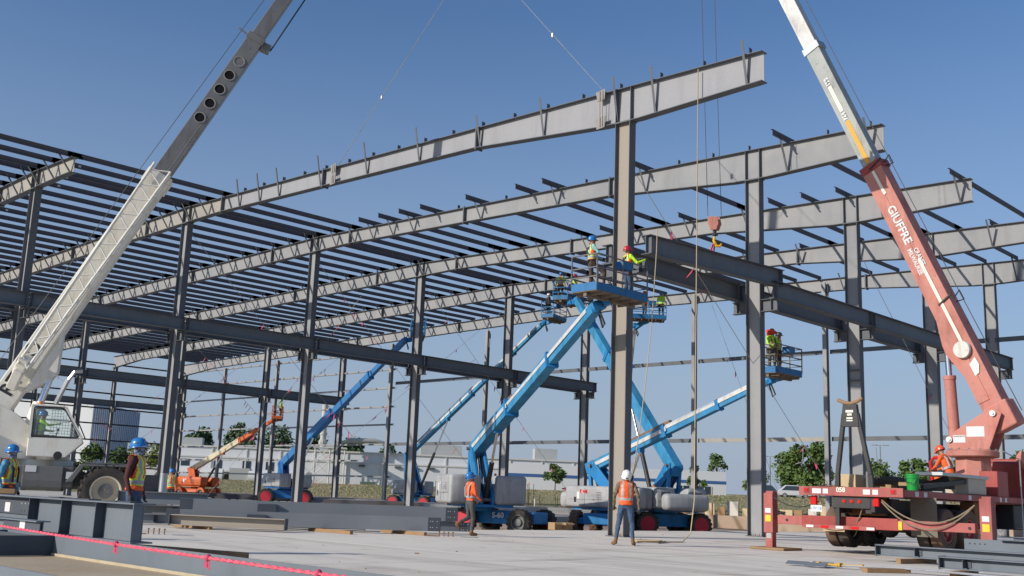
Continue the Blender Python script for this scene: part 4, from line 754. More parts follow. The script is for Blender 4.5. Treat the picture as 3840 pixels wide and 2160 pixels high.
def person(label, loc, rz, helmet, top, pants, vest=None, sleeve=None, hands='glove', J=None, sk=None, tilt=(0, 0), vox=0.022, belt=True, hat=None, bands=True, sc=1.0, harness=False, mask=False, turn=0.0):
    j = dict(pel=(0, 0, .95), ch=(0, 0, 1.24), nk=(0, 0, 1.47), shl=(-.185, 0, 1.41), shr=(.185, 0, 1.41), ell=(-.25, -.04, 1.14), elr=(.25, -.04, 1.14), wrl=(-.27, .05, .89), wrr=(.27, .05, .89),
             hpl=(-.095, 0, .90), hpr=(.095, 0, .90), knl=(-.11, .03, .50), knr=(.11, .03, .50), anl=(-.12, -.02, .10), anr=(.12, -.02, .10), tol=(-.15, .14, .045), tor=(.15, .14, .045))
    if J: j.update(J)
    j = {k: V(v) for k, v in j.items()}
    nk = j['nk']; up = (nk-j['ch']).normalized()
    Hm = Mx.Translation(nk) @ Mx.Rotation(turn, 4, 'Z') @ Mx.Rotation(tilt[0], 4, 'X') @ Mx.Rotation(tilt[1], 4, 'Y')
    hc = Hm @ V((0, .025, .155))
    mb = MB()
    def cap(a, b, r0, r1):
        mb.tube(a, b, r0, r1, n=12); mb.sph(a, r0, 12, 8); mb.sph(b, r1, 12, 8)
    # torso
    sr = (j['shr']-j['shl']).normalized(); Ms = Mx((sr, up.cross(sr), up)).transposed().to_4x4()
    def ell(c, r): mb.sph((0, 0, 0), r, 14, 10, Mx.Translation(c) @ Ms)
    ell(j['pel'], (.165, .115, .13)); ell(j['pel'].lerp(j['ch'], .5), (.15, .108, .16)); ell(j['ch'], (.175, .122, .19)); ell(j['ch'].lerp(nk, .5), (.17, .105, .13))
    cap(j['shl'].lerp(nk, .15), j['shr'].lerp(nk, .15), .072, .072); cap(nk-up*.04, Hm @ V((0, .01, .08)), .06, .055)
    mb.sph((0, 0, 0), (.076, .095, .118), 14, 10, Mx.Translation(hc) @ Hm.to_3x3().to_4x4()); mb.sph(Hm @ V((0, .125, .135)), (.016, .022, .024), 8, 6)
    mb.sph(Hm @ V((0, .07, .07)), (.05, .045, .04), 8, 6)
    for s in (-1, 1): mb.sph(Hm @ V((s*.078, .015, .145)), (.014, .022, .034), 8, 6)
    bones = [('torso', j['pel'], nk, .14), ('head', Hm @ V((0, .01, .06)), Hm @ V((0, .02, .22)), .09)]
    for s in 'lr':
        cap(j['sh'+s], j['el'+s], .058, .046); cap(j['el'+s], j['wr'+s], .046, .033)
        cap(j['hp'+s], j['kn'+s], .092, .062); cap(j['kn'+s], j['an'+s], .064, .046); cap(j['an'+s]+V((0, -.03, -.03)), j['to'+s], .052, .042)
        hd_ = (j['wr'+s]-j['el'+s]).normalized(); mb.sph(j['wr'+s]+hd_*.055, (.036, .036, .045), 10, 8)
        bones += [('arm', j['sh'+s], j['el'+s], .055), ('fore', j['el'+s], j['wr'+s], .04), ('hand', j['wr'+s]+hd_*.03, j['wr'+s]+hd_*.1, .03), ('leg', j['hp'+s], j['kn'+s], .08), ('leg', j['kn'+s], j['an'+s]+(j['kn'+s]-j['an'+s])*.25, .05), ('boot', j['an'+s]+(j['kn'+s]-j['an'+s])*.12, j['to'+s], .05)]
    tmp = obj('tmp', mb); md = tmp.modifiers.new('r', 'REMESH'); md.mode = 'VOXEL'; md.voxel_size = vox; md.use_smooth_shade = True
    sm = tmp.modifiers.new('s', 'SMOOTH'); sm.factor = 0.5; sm.iterations = 4
    dm = tmp.modifiers.new('folds', 'DISPLACE'); dm.texture = FOLD; dm.strength = 0.034; dm.mid_level = 0.5; dm.texture_coords = 'LOCAL'
    dg = bpy.context.evaluated_depsgraph_get(); me = bpy.data.meshes.new_from_object(tmp.evaluated_get(dg)); old = tmp.data; bpy.data.objects.remove(tmp); bpy.data.meshes.remove(old)
    # materials by nearest bone
    nf = len(me.polygons); cen = np.empty(nf*3); me.polygons.foreach_get('center', cen); cen = cen.reshape(-1, 3)
    best = np.full(nf, 9.0); bi = np.zeros(nf, int)
    for k, (nm, a, b, r) in enumerate(bones):
        a = np.array(a); b = np.array(b); d = b-a; t_ = np.clip(((cen-a) @ d)/(d @ d), 0, 1); ds = np.linalg.norm(cen-a-t_[:, None]*d, axis=1)-r
        m_ = ds < best; best[m_] = ds[m_]; bi[m_] = k
    names = np.array([b[0] for b in bones])[bi]
    mats_ = [sk or skin, top, pants, boot, sleeve or top, glove if hands == 'glove' else (sk or skin), gaiter]
    idx = np.zeros(nf, int); idx[names == 'torso'] = 1; idx[names == 'leg'] = 2; idx[names == 'boot'] = 3; idx[(names == 'arm') | (names == 'fore')] = 4; idx[names == 'hand'] = 5
    pz_ = j['pel'].z+0.03
    rel = (cen-np.array(j['pel'])) @ np.array(up)
    idx[(names == 'torso') & (rel < 0.035)] = 2
    rh = (cen-np.array(nk)) @ np.array(up); idx[(names == 'torso') & (rh > 0.045)] = 0
    if mask: idx[(names == 'head') & (((cen-np.array(hc)) @ np.array(Hm.to_3x3() @ V((0, 0, 1)))) < -0.03)] = 6; idx[(names == 'torso') & (rh > 0.02)] = 6
    me.materials.clear()
    for q in mats_: me.materials.append(q)
    me.polygons.foreach_set('material_index', idx.astype(np.int32)); me.shade_smooth()
    # fingers
    fb = bmesh.new(); fb.from_mesh(me); fm = MB()
    for s, sg in (('l', -1), ('r', 1)):
        d = (j['wr'+s]-j['el'+s]).normalized(); a = d.cross(V((0, 1, 0)) if abs(d.y) < .8 else V((0, 0, 1))).normalized(); n_ = a.cross(d)
        p = j['wr'+s]+d*.075
        for i, ln_ in enumerate((.062, .072, .068, .052)):
            o_ = p+a*(-.027+.018*i); k1 = o_+d*ln_*.55-n_*.004; k2 = k1+d*ln_*.30+n_*.028*(1 if n_.y > 0 else -1); fm.path([o_-d*.02, k1, k2], [.0095, .009, .007], 5)
        fm.path([j['wr'+s]+d*.03+a*.03*(-sg), j['wr'+s]+d*.07+a*.055*(-sg)+V((0, .01, 0)), j['wr'+s]+d*.10+a*.052*(-sg)+V((0, .02, 0))], [.012, .011, .008], 5)
    base_ = len(fb.verts); vs_ = [fb.verts.new(p) for p in fm.v]
    for f in fm.f:
        q = fb.faces.new([vs_[i] for i in f]); q.material_index = 5; q.smooth = True
    fb.to_mesh(me); fb.free(); me.name = 'body'
    P = thing('person', label, 'person', loc, rz, world=False); P.scale = (sc, sc, sc)
    o = bpy.data.objects.new('body', me); C.objects.link(o); o.parent = P
    if vest is not None:
        sel = np.where((names == 'torso') & (rel > 0.0) & (rh < 0.035))[0]
        vn = np.empty(len(me.vertices)*3); me.vertices.foreach_get('normal', vn); vn = vn.reshape(-1, 3)
        vb = MB(); mp = {}
        ri = np.array(sr)
        for f in sel:
            ids = []
            for i in me.polygons[f].vertices:
                if i not in mp: mp[i] = len(vb.v); vb.v.append(tuple(np.array(me.vertices[i].co)+vn[i]*0.016))
                ids.append(mp[i])
            xr = float((cen[f]-np.array(j['pel'])) @ ri); vb.f.append(tuple(ids))
            z_ = rel[f]; m_ = 0
            if bands:
                if 0.10 < z_ < 0.165 or (0.055 < abs(xr) < 0.115 and z_ > 0.165): m_ = 1
                elif 0.075 < z_ < 0.19 or (0.03 < abs(xr) < 0.14 and z_ > 0.19): m_ = 2
            vb.mi.append(m_)
        vo = obj('safety_vest', vb, [vest, band, bandy if bands != 'plain' else vest], P, smooth=True)
        sd_ = vo.modifiers.new('t', 'SOLIDIFY'); sd_.thickness = 0.006; sd_.offset = 1
    elif bands:
        bb = MB(); c0 = j['pel'].lerp(j['ch'], .45)
        M_ = Mx.Translation(c0) @ Ms; bb.lathe([(.001, -.028), (1, -.028), (1, .028), (.001, .028)], 20, M_ @ Mx.Diagonal((.166, .124, 1, 1))); 
        for s in (-1, 1): bb.path([(M_ @ V((s*.09, -.118, .0))), (M_ @ V((s*.10, -.135, .25))), (M_ @ V((s*.105, -.03, .405))), (M_ @ V((s*.10, .11, .28))), (M_ @ V((s*.09, .122, 0)))], .024, 5)
        obj('reflective_bands', bb, band, P, smooth=40)
    if belt:
        c0 = j['pel']; M_ = Mx.Translation(c0+up*.03) @ Ms
        be = obj('tool_belt', MB().lathe([(.15, -.03), (.182, -.03), (.182, .03), (.15, .03)], 20, M_ @ Mx.Diagonal((1, .74, 1, 1))), leather, P)
        obj('tool_pouch', MB().box((.17, -.02, -.10), (.07, .15, .2), M_), leather, be, bevel=.02); obj('tool_pouch', MB().box((-.17, .0, -.09), (.07, .14, .18), M_), leather, be, bevel=.02)
    if harness:
        M_ = Mx.Translation(j['pel']) @ Ms; hb = MB()
        for s in (-1, 1): hb.path([M_ @ V((s*.12, .0, .0)), M_ @ V((s*.05, -.15, .26)), M_ @ V((-s*.06, -.14, .42)), M_ @ V((-s*.10, -.02, .555)), M_ @ V((-s*.08, .14, .36)), M_ @ V((-s*.08, .14, .1))], .02, 5)
        obj('safety_harness', hb, strap, P, smooth=40)
    hs = Hm @ Mx.Translation((0, .015, .205))
    hm_ = obj('helmet', MB().lathe([(.118, -.045), (.120, -.01), (.115, .03), (.098, .068), (.066, .096), (.025, .108), (.001, .109)], 22, hs @ Mx.Diagonal((.92, 1.14, 1.02, 1)), cap=False).lathe([(.119, -.046), (.137, -.052), (.135, -.044), (.118, -.038)], 22, hs @ Mx.Diagonal((.92, 1.14, 1, 1)), cap=False).box((0, .145, -.046), (.15, .07, .012), hs), helmet, P, smooth=50)
    obj('helmet_strap', MB().path([hs @ V((-.1, .02, -.04)), hs @ V((-.06, .06, -.16)), hs @ V((.06, .06, -.16)), hs @ V((.1, .02, -.04))], .007, 5).box((0, -.142, -.03), (.05, .02, .03), hs), black, hm_)
    obj('helmet_vent', MB().box((0.108, .02, .02), (.01, .06, .012), hs).box((-.108, .02, .02), (.01, .06, .012), hs).box((0, .128, .03), (.06, .012, .02), hs), dkdecal, hm_)
    if hat: obj('sun_brim', MB().lathe([(.11, .02), (.20, .01), (.24, -.05), (.235, -.055), (.19, .0), (.11, .01)], 26, hs @ Mx.Rotation(R(-25), 4, 'X')).plate([(-.17, -.10, 0), (.17, -.10, 0), (.15, -.12, -.3), (-.15, -.12, -.3)], (0, 1, 0.2), .01, hs), hat, P, smooth=40)
    return P
YAW = lambda dx, dy: -math.atan2(dx, dy)
person('worker in white helmet and orange vest standing with legs apart beside the coiled rope', (-16.93, 21.81, 0), YAW(-0.65, 0.76), hwhite, hiorange, jeans, vest=hiorange, sc=1.06, sleeve=camo, bands='plain', tilt=(R(28), 0), belt=False, vox=0.018,
       J=dict(knl=(-.17, .04, .50), anl=(-.24, -.02, .10), tol=(-.30, .12, .045), knr=(.15, .03, .50), anr=(.17, -.02, .10), tor=(.22, .13, .045), ell=(-.28, -.03, 1.15), elr=(.29, -.05, 1.14), wrl=(-.28, .10, .92), wrr=(.31, -.02, .88), hpl=(-.10, 0, .9), hpr=(.1, 0, .9)))
person('worker in orange shirt and blue helmet walking past the ends of the long beams', (-21.57, 20.8, 0), YAW(0.25, 0.97), hblue, hiorange, dkpants, tilt=(R(22), R(8)), belt=False, vox=0.018, bands=True, hands='glove', sc=0.98,
       J=dict(knl=(-.10, .02, .50), anl=(-.12, -.30, .34), tol=(-.13, -.26, .20), knr=(.09, .06, .51), anr=(.09, .03, .10), tor=(.10, .18, .045), elr=(.24, .02, 1.15), wrr=(.22, .2, 1.0), ell=(-.24, -.02, 1.14), wrl=(-.2, .18, .98)))
person('worker in blue helmet with maroon sleeves and banded vest, standing behind the near beam stack', (-16.51, 8.36, 0), YAW(0.75, 0.66), hblue, maroon, jeans, vest=hiorange, sleeve=maroon, mask=True, tilt=(R(6), 0), vox=0.016, belt=False, turn=R(-12), sc=1.02)
person('worker in blue helmet with blue printed sleeves at the left edge', (-21.0, 8.10, 0), YAW(0.8, 0.6), hblue, bluesl, jeans, vest=hiorange, sleeve=bluesl, mask=True, tilt=(R(4), 0), vox=0.016, turn=R(-10), harness=True, sc=0.97)
person('distant worker in orange vest and blue helmet half behind the left columns', (-41.3, 22.5, 0), YAW(-0.75, 0.4), hblue, hiorange, dkpants, vest=hiorange, vox=0.028, belt=False, sc=0.98)
person('worker all in orange with orange helmet kneeling on the red truck bed', (-12.0, 30.0, 1.42), YAW(-0.95, 0.2), horange, hiorange, hiorange, vox=0.022, belt=False, tilt=(R(-25), 0), bands=True,
       J=dict(pel=(0, -.05, .78), ch=(0, .06, 1.05), nk=(0, .16, 1.26), shl=(-.185, .12, 1.2), shr=(.185, .12, 1.2), ell=(-.25, .22, .96), elr=(.25, .22, .96), wrl=(-.12, .42, .88), wrr=(.12, .42, .88), hpl=(-.1, -.05, .74), hpr=(.1, -.05, .74), knl=(-.12, .32, .62), knr=(.12, .32, .62), anl=(-.12, -.02, .54), anr=(.12, -.02, .54), tol=(-.12, -.12, .5), tor=(.12, -.12, .5)))
seatP = dict(hpl=(-.1, 0, .5), hpr=(.1, 0, .5), pel=(0, 0, .53), ch=(0, .02, .82), nk=(0, .03, 1.05), shl=(-.185, .02, .99), shr=(.185, .02, .99), knl=(-.12, .42, .52), knr=(.12, .42, .52), anl=(-.12, .45, .1), anr=(.12, .45, .1), tol=(-.12, .6, .06), tor=(.12, .6, .06), ell=(-.25, .08, .74), wrl=(-.18, .3, .72), elr=(.22, .26, .88), wrr=(.14, .52, .94))
pos = O_+sx*1.05+ax*(-0.22)
person('crane operator in lime vest and blue helmet pointing forward inside the white cab', (pos.x, pos.y, 1.92), crz, hblue, hilime, dkpants, vest=hilime, J=seatP, vox=0.022, belt=False, hands='skin', sc=1.0)
person('worker in blue helmet and pale sleeves at the near end of the high basket', (-20.45, 24.45, 7.32), YAW(0.55, 0.83), hblue, teal, brownp, vest=hiorange, sleeve=teal, vox=0.020, tilt=(R(4), 0), harness=True,
       J=dict(elr=(.26, .16, 1.16), wrr=(.2, .42, 1.14), ell=(-.25, .14, 1.16), wrl=(-.16, .38, 1.12), knr=(.14, .36, .62), anr=(.14, .36, .22), tor=(.15, .5, .16)))
person('worker in red helmet and lime sleeves guiding the beam from the high basket', (-20.38, 26.15, 7.32), YAW(0.35, 0.93), hred, hilime, jeans, vest=hiorange, sleeve=hilime, vox=0.020, tilt=(R(10), 0), harness=True,
       J=dict(elr=(.34, .14, 1.18), wrr=(.38, .38, 1.30), ell=(-.26, .1, 1.14), wrl=(-.2, .3, 1.1)))
person('worker in lime shirt under a wide red sun brim in the right hand basket', (-21.55, 36.95, 6.25), YAW(0.85, -0.5), horange, hilime, dkpants, sleeve=hilime, vox=0.022, hat=mat('red_sun_brim', (0.75, 0.06, 0.03), 0.7), harness=True, bands=True, sk=skind,
       J=dict(elr=(.25, .1, 1.14), wrr=(.12, .32, 1.08), ell=(-.25, .1, 1.14), wrl=(-.1, .32, 1.08)))
person('worker in dark helmet behind the sun brim worker in the right hand basket', (-21.6, 37.55, 6.25), YAW(0.9, 0.2), mat('dark_teal_helmet', (0.02, 0.06, 0.08), 0.3), hiorange, brownp, vest=hiorange, vox=0.026, sc=0.97)
person('distant worker in blue helmet in the basket tucked behind the high basket', (-41.0, 46.2, 12.55), YAW(-0.5, 0.8), hblue, hilime, dkpants, vest=hiorange, sleeve=hilime, vox=0.03)
person('distant worker in red helmet in the basket tucked behind the high basket', (-40.6, 47.0, 12.55), YAW(0.2, 0.9), hred, hilime, dkpants, vest=hilime, vox=0.03)
person('distant worker in the lower far basket left of the high basket', (-48.3, 53.2, 13.2), YAW(0.2, 0.9), hwhite, hiorange, jeans, vest=hiorange, sleeve=dkpants, vox=0.03)
person('distant worker in orange vest whose legs show under the end rafter', (-39.7, 52.7, 12.35), YAW(0.2, 0.9), horange, hiorange, dkpants, vest=hiorange, vox=0.03)
person('distant worker in dark clothes standing right in the hidden lift basket', (-39.0, 53.5, 12.35), YAW(-0.4, 0.9), hblue, hilime, dkpants, vox=0.03, bands=False)
person('distant worker in lime vest in the orange lift basket', (-80.6, 53.8, 7.15), YAW(0.4, 0.9), hilime, hilime, brownp, vest=hilime, vox=0.03)
# ============================================================ STEEL AND GEAR LYING ON THE FLOOR
tanweb = mat('rust_stained_web', (0.36, 0.27, 0.17), 0.8, 0, (0.50, 0.42, 0.30), 0.8, 1, 0.25, 14)
steelm = mat('grey_beam_primer', (0.185, 0.205, 0.225), 0.7, 0, (0.235, 0.25, 0.265), 0.9, 1, 0.06, 9, spec=0.2)
darkend = mat('dark_primer_end', (0.060, 0.072, 0.090), 0.6, 0, (0.085, 0.095, 0.11), 2, 1)
def floor_beam(label, p0, p1, d=0.36, b=0.25, mt=None, end=True, clips=(), clipmat=None):
    mt = mt or steelb; p0 = V(p0); p1 = V(p1); u = (p1-p0).normalized(); s = u.cross(V((0, 0, 1))).normalized(); Z_ = V((0, 0, 1))
    t = thing('floor_beam', label, 'steel beam', p0, group='beams lying on the floor')
    for nm, dz in (('top_flange', d/2-0.01), ('bottom_flange', -d/2+0.01)): obj(nm, MB().bar(p0+Z_*dz, p1+Z_*dz, b, 0.02), mt, t)
    obj('web', MB().bar(p0, p1, 0.014, d-0.04), mt, t)
    if end:
        for p, q in ((p0, 1), (p1, -1)): obj('end_plate', MB().bar(p-u*q*0.014, p+u*q*0.008, b+0.02, d+0.02), darkend, t)
    for k in clips:
        for sg in (-1, 1): obj('clip_angle', MB().bar(p0+u*k+s*sg*0.09, p0+u*(k+0.012)+s*sg*0.09, 0.17, d*0.7).bar(p0+u*(k-0.02)+s*sg*0.02, p0+u*(k+0.1)+s*sg*0.02, 0.014, d*0.6), darkend, t)
    return t
def timber(label, p0, p1, w_=0.10, h_=0.09, mt=None):
    o = obj('timber', MB().bar(p0, p1, w_, h_), mt or wood, None, bevel=0.006); return tag(o, label, 'timber', 'timber dunnage')
# long box-like beams in the middle: channel faces turned to the camera
def plate_beam(label, p1, ln, z0, z1, w_=0.22, mt=None, dirv=(0.55, 0.835)):        # p1: right hand end on the floor
    d_ = V((dirv[0], dirv[1], 0)).normalized(); p0 = V((p1[0], p1[1], 0))-d_*ln
    t = thing('floor_beam', label, 'steel beam', (p0.x, p0.y, 0), -math.atan2(d_.x, d_.y), 'beams lying on the floor', world=False); mt = mt or steelb; h_ = z1-z0; zm = (z0+z1)/2
    obj('side_plate', MB().box((w_/2-0.012, ln/2, zm), (0.018, ln-0.7, h_)), mt, t); obj('side_plate', MB().box((-w_/2+0.012, ln/2, zm), (0.018, ln, h_)), mt, t)
    obj('web', MB().box((0, ln/2, zm), (w_-0.04, ln-0.02, 0.014)), mt, t)
    e = obj('end_plate', MB().box((w_/2-0.012, ln-0.18, zm), (0.020, 0.34, h_*0.98)), darkend, t); obj('end_plate', MB().box((w_/2-0.012, 0.18, zm), (0.020, 0.34, h_*0.98)), darkend, t); obj('end_cap', MB().box((0, ln-0.005, zm), (w_-0.03, 0.018, h_)), darkend, t)
    for dy in (0.10, 0.22, 0.28):
        for dz in (-0.08, 0.08): obj('bolt_hole', MB().tube((w_/2, ln-dy, zm+dz), (w_/2+0.002, ln-dy, zm+dz), 0.012, n=8), paper, e)
    obj('clip_angle', MB().box((w_/2+0.05, 2.3, zm), (0.10, 0.5, h_*0.6)), darkend, t)
plate_beam('front one of two long grey beams lying across the middle of the floor', (-22.0, 20.1), 7.2, 0.10, 0.47, mt=steelm)
plate_beam('rear one of two long grey beams in the middle, raised on blocks', (-22.5, 21.2), 7.6, 0.36, 0.74, mt=steelm)
plate_beam('third long grey beam under the rear beam in the middle', (-22.35, 21.6), 7.4, 0.08, 0.33)
for i, (x, y) in enumerate(((-25.5, 14.6), (-22.6, 19.3), (-23.2, 17.3))): timber(['timber under the left part of the long middle beams', 'timber under the right end of the long middle beams', 'timber sticking out in front of the long middle beams'][i], (x-0.9, y, 0.045), (x+0.9, y+0.02, 0.045))
floor_beam('flat tan beam left of the long middle beams', (-25.45, 13.97, 0.22), (-23.25, 15.95, 0.20), 0.26, 0.3, mt=mat('tan_beam', (0.30, 0.28, 0.25), 0.7, 0, (0.36, 0.31, 0.25), 1, 1))
floor_beam('short grey beam with a red paint mark beside the crane jack', (-28.9, 14.2, 0.70), (-27.6, 16.2, 0.70), 0.34, 0.24, mt=steelm)
floor_beam('grey beam with clips lying behind the long middle beams', (-29.2, 14.9, 0.30), (-25.4, 20.8, 0.30), 0.4, 0.25, mt=steelm, clips=(1.0, 3.2, 5.5))
floor_beam('low grey beam behind the long middle beams', (-28.2, 13.6, 0.16), (-24.4, 19.4, 0.16), 0.26, 0.22, mt=steelm, clips=(1.2, 2.6, 4.4))
obj_mark = None
# deep built-up girder at lower left
t = thing('floor_beam', 'deep stiffened girder in the near stack at lower left, top clips sticking out', 'steel beam', (-18, 7.6, 0.2), group='beams lying on the floor')
obj('web', MB().box((-19.3, 7.60, 0.52), (9.3, 0.014, 0.52)), steelb, t)
for z in (0.795, 0.25): obj('flange', MB().box((-19.3, 7.60, z), (9.35, 0.34, 0.022)), steelb, t)
for x in (-14.66, -15.85, -17.05, -18.3, -20.4, -22.4): obj('stiffener', MB().box((x, 7.515, 0.52), (0.016, 0.15, 0.52)), darkend if x < -15 else steelb, t)
pl = obj('splice_cover', MB().box((-19.5, 7.575, 0.62), (2.2, 0.02, 0.25)), darkend, t)
for x in (-18.6, -18.75, -18.9, -20.1): 
    for z in (0.68, 0.56): obj('bolt_hole', MB().tube((x, 7.56, z), (x, 7.563, z), 0.012, n=8), paper if z > 0.6 else black, pl)
obj('paper_label', MB().box((-19.5, 7.562, 0.60), (0.22, 0.004, 0.16)), paper, pl)
for i, x in enumerate((-15.4, -15.0, -16.4, -16.9, -17.6)): obj('purlin_clip', MB().box((x, 7.52+0.03*i, 0.815), (0.42, 0.20, 0.014)), darkend, t)
t = thing('floor_beam', 'shorter beam with a paper label in front of the deep girder', 'steel beam', (-18, 7.05, 0.1), group='beams lying on the floor')
obj('web', MB().box((-19.4, 7.0, 0.30), (5.6, 0.014, 0.34)), steelb, t)
for z in (0.46, 0.12): obj('flange', MB().box((-19.4, 7.0, z), (5.6, 0.22, 0.018)), steelb, t)
pl = obj('end_cover', MB().box((-17.3, 6.96, 0.30), (1.4, 0.02, 0.3)), darkend, t); obj('paper_label', MB().box((-17.25, 6.948, 0.38), (0.2, 0.004, 0.16)), paper, pl)
for x in (-17.75, -17.9): obj('bolt_hole', MB().tube((x, 6.946, 0.33), (x, 6.949, 0.33), 0.014, n=8), paper, pl)
timber('long timber under the near beam stack, end pointing right', (-20.5, 7.5, 0.06), (-14.4, 9.2, 0.06), 0.14, 0.11)
timber('timber lying on the deep girder at the left edge', (-20.8, 7.25, 0.86), (-20.2, 7.95, 0.86), 0.12, 0.09)
timber('loose square timber on the slab right of the near stack', (-14.9, 8.05, 0.055), (-12.75, 7.85, 0.055), 0.12, 0.11)
# foreground beam on its side
t = thing('floor_beam', 'huge beam lying on its side across the bottom left foreground', 'steel beam', (-10, 6.1, 0), group='beams lying on the floor')
obj('far_flange', MB().box((-9.2, 6.10, 0.195), (13.0, 0.025, 0.39)), steelb, t, bevel=0.004)
obj('web', MB().box((-9.2, 5.45, 0.125), (13.0, 1.27, 0.016)), tanweb, t)
obj('near_flange', MB().box((-9.2, 4.80, 0.075), (13.0, 0.025, 0.14)), steelb, t, bevel=0.004)
obj('weld_bead', MB().prof((-14.0, 6.07, 0.134), (-2.9, 6.07, 0.134), [(-0.02, 0), (0.02, 0), (0.02, 0.035)]), mat('chalky_weld', (0.50, 0.43, 0.30), 0.9, 0, (0.36, 0.30, 0.2), 9, 1), t)
for x in (-14.05, -15.6): obj('stiffener', MB().plate([(x, 6.085, 0.136), (x, 6.085, 0.385), (x, 5.0, 0.385), (x, 5.0, 0.136)], (1, 0, 0), 0.016), darkend, t)
st = obj('cover_plate', MB().box((-14.9, 5.95, 0.255), (1.65, 0.016, 0.235)), darkend, t); obj('bolt_hole', MB().tube((-14.25, 5.94, 0.19), (-14.25, 5.943, 0.19), 0.02, n=10), paper, st)
# upright studs and loose bolts on the slab
for k, (x, y) in enumerate(((-22.35, 11.75), (-21.35, 19.5))):
    t = thing('anchor_studs', ['group of rusty studs standing on the slab near the beam stack', 'group of rusty studs on the slab before the long middle beams'][k], 'bolts', (x, y, 0))
    for i in range(4): obj('stud', MB().tube((x+0.09*i, y+0.08*i, 0), (x+0.09*i, y+0.08*i, 0.13), 0.014, n=6).tube((x+0.09*i, y+0.08*i, 0.11), (x+0.09*i, y+0.08*i, 0.13), 0.026, n=6), rust, t)
    obj('loose_stud', MB().tube((x+0.5, y+0.3, 0.015), (x+0.85, y+0.62, 0.015), 0.014, n=6), galv, t); obj('loose_stud', MB().tube((x-0.2, y-0.3, 0.015), (x+0.1, y-0.1, 0.015), 0.014, n=6), rust, t)
# right foreground: stacked beams, rods
floor_beam('grey beam with dark clips in front of the red truck outrigger', (-10.95, 23.3, 0.24), (-3.0, 23.0, 0.24), 0.24, 0.3, clips=(0.9, 3.3, 5.4))
floor_beam('grey beam nearest the right bottom corner, resting on timber', (-8.35, 20.4, 0.19), (-2.0, 20.1, 0.19), 0.22, 0.28, clips=(0.45, 3.0))
t = thing('floor_beam', 'upright plate girder with bolt holes and chalk writing at the right edge', 'steel beam', (-7, 24.5, 0.2), group='beams lying on the floor')
obj('web', MB().box((-6.4, 24.45, 0.34), (6.2, 0.016, 0.44)), steelb, t)
for z in (0.57, 0.11): obj('flange', MB().box((-6.0, 24.45, z), (5.4, 0.26, 0.018)), steelb, t)
for i in range(4):
    for z in (0.46, 0.28): obj('bolt_hole', MB().tube((-9.38+0.11*i, 24.44, z), (-9.38+0.11*i, 24.437, z), 0.018, n=8), black, t)
text('H4 Sho', 0.14, paper, frame((-8.9, 24.438, 0.21), (1, 0, 0), (0, 0, 1)), t, 'chalk_writing')
timber('timber block under the right corner beams', (-7.95, 20.9, 0.045), (-7.75, 19.4, 0.045), 0.14, 0.08); timber('timber block under the end of the steel rods', (-9.0, 18.55, 0.04), (-8.55, 19.35, 0.04), 0.16, 0.08)
timber('timber under the beam beside the red outrigger', (-10.2, 22.6, 0.05), (-10.0, 24.0, 0.05), 0.12, 0.1)
t = thing('rod_bundle', 'bundle of long steel tie rods with yellow turnbuckles on the slab', 'tie rods', (-9, 19.2, 0.05))
for i in range(4): obj('tie_rod', MB().path([(-10.2+0.1*i, 19.0+0.05*i, 0.05), (-8.6, 19.2+0.05*i, 0.085), (-6.5, 19.35+0.08*i, 0.05), (-3.5, 19.6+0.1*i, 0.04)], 0.016, 6), galv, t)
ytb = mat('yellow_zinc', (0.50, 0.30, 0.04), 0.5)
for x, y in ((-9.95, 19.02), (-9.55, 19.12)):
    for s in (-0.03, 0.03): obj('turnbuckle', MB().bar((x-0.2, y+s, 0.07), (x+0.2, y+s+0.02, 0.07), 0.022, 0.035), ytb, t)
    obj('turnbuckle_end', MB().tube((x-0.24, y, 0.07), (x-0.17, y, 0.07), 0.04, n=8).tube((x+0.17, y+0.02, 0.07), (x+0.24, y+0.02, 0.07), 0.04, n=8), ytb, t)
for x, y, rz in ((-10.55, 18.95, 0.2), (-10.2, 19.25, 0.05), (-10.1, 18.82, 0.1)):
    o = obj('gusset_plate', MB().box((0, 0, 0), (0.42, 0.16, 0.016)), steelb, t); o.matrix_basis = Mx.Translation((x, y, 0.06)) @ Mx.Rotation(rz, 4, 'Z') @ Mx.Rotation(R(18), 4, 'X')
# boxes at the slab edge
card = mat('cardboard', (0.36, 0.24, 0.13), 0.9)
for i, (x, y) in enumerate(((-25.95, 29.3), (-25.9, 29.85))):
    t = thing('cardboard_box', ['left open cardboard box at the slab edge', 'right open cardboard box at the slab edge'][i], 'box', (x, y, 0))
    o = obj('box_sides', MB().box((x-0.16, y, 0.13), (0.012, 0.36, 0.26)).box((x+0.16, y, 0.13), (0.012, 0.36, 0.26)).box((x, y-0.18, 0.13), (0.32, 0.012, 0.26)).box((x, y+0.18, 0.13), (0.32, 0.012, 0.26)).box((x, y, 0.008), (0.32, 0.36, 0.012)), card, t)
    obj('box_flap', MB().plate([(x+0.16, y-0.17, 0.26), (x+0.16, y+0.17, 0.26), (x+0.29, y+0.17, 0.20), (x+0.29, y-0.17, 0.20)], (0.4, 0, 1), 0.006), card, t)
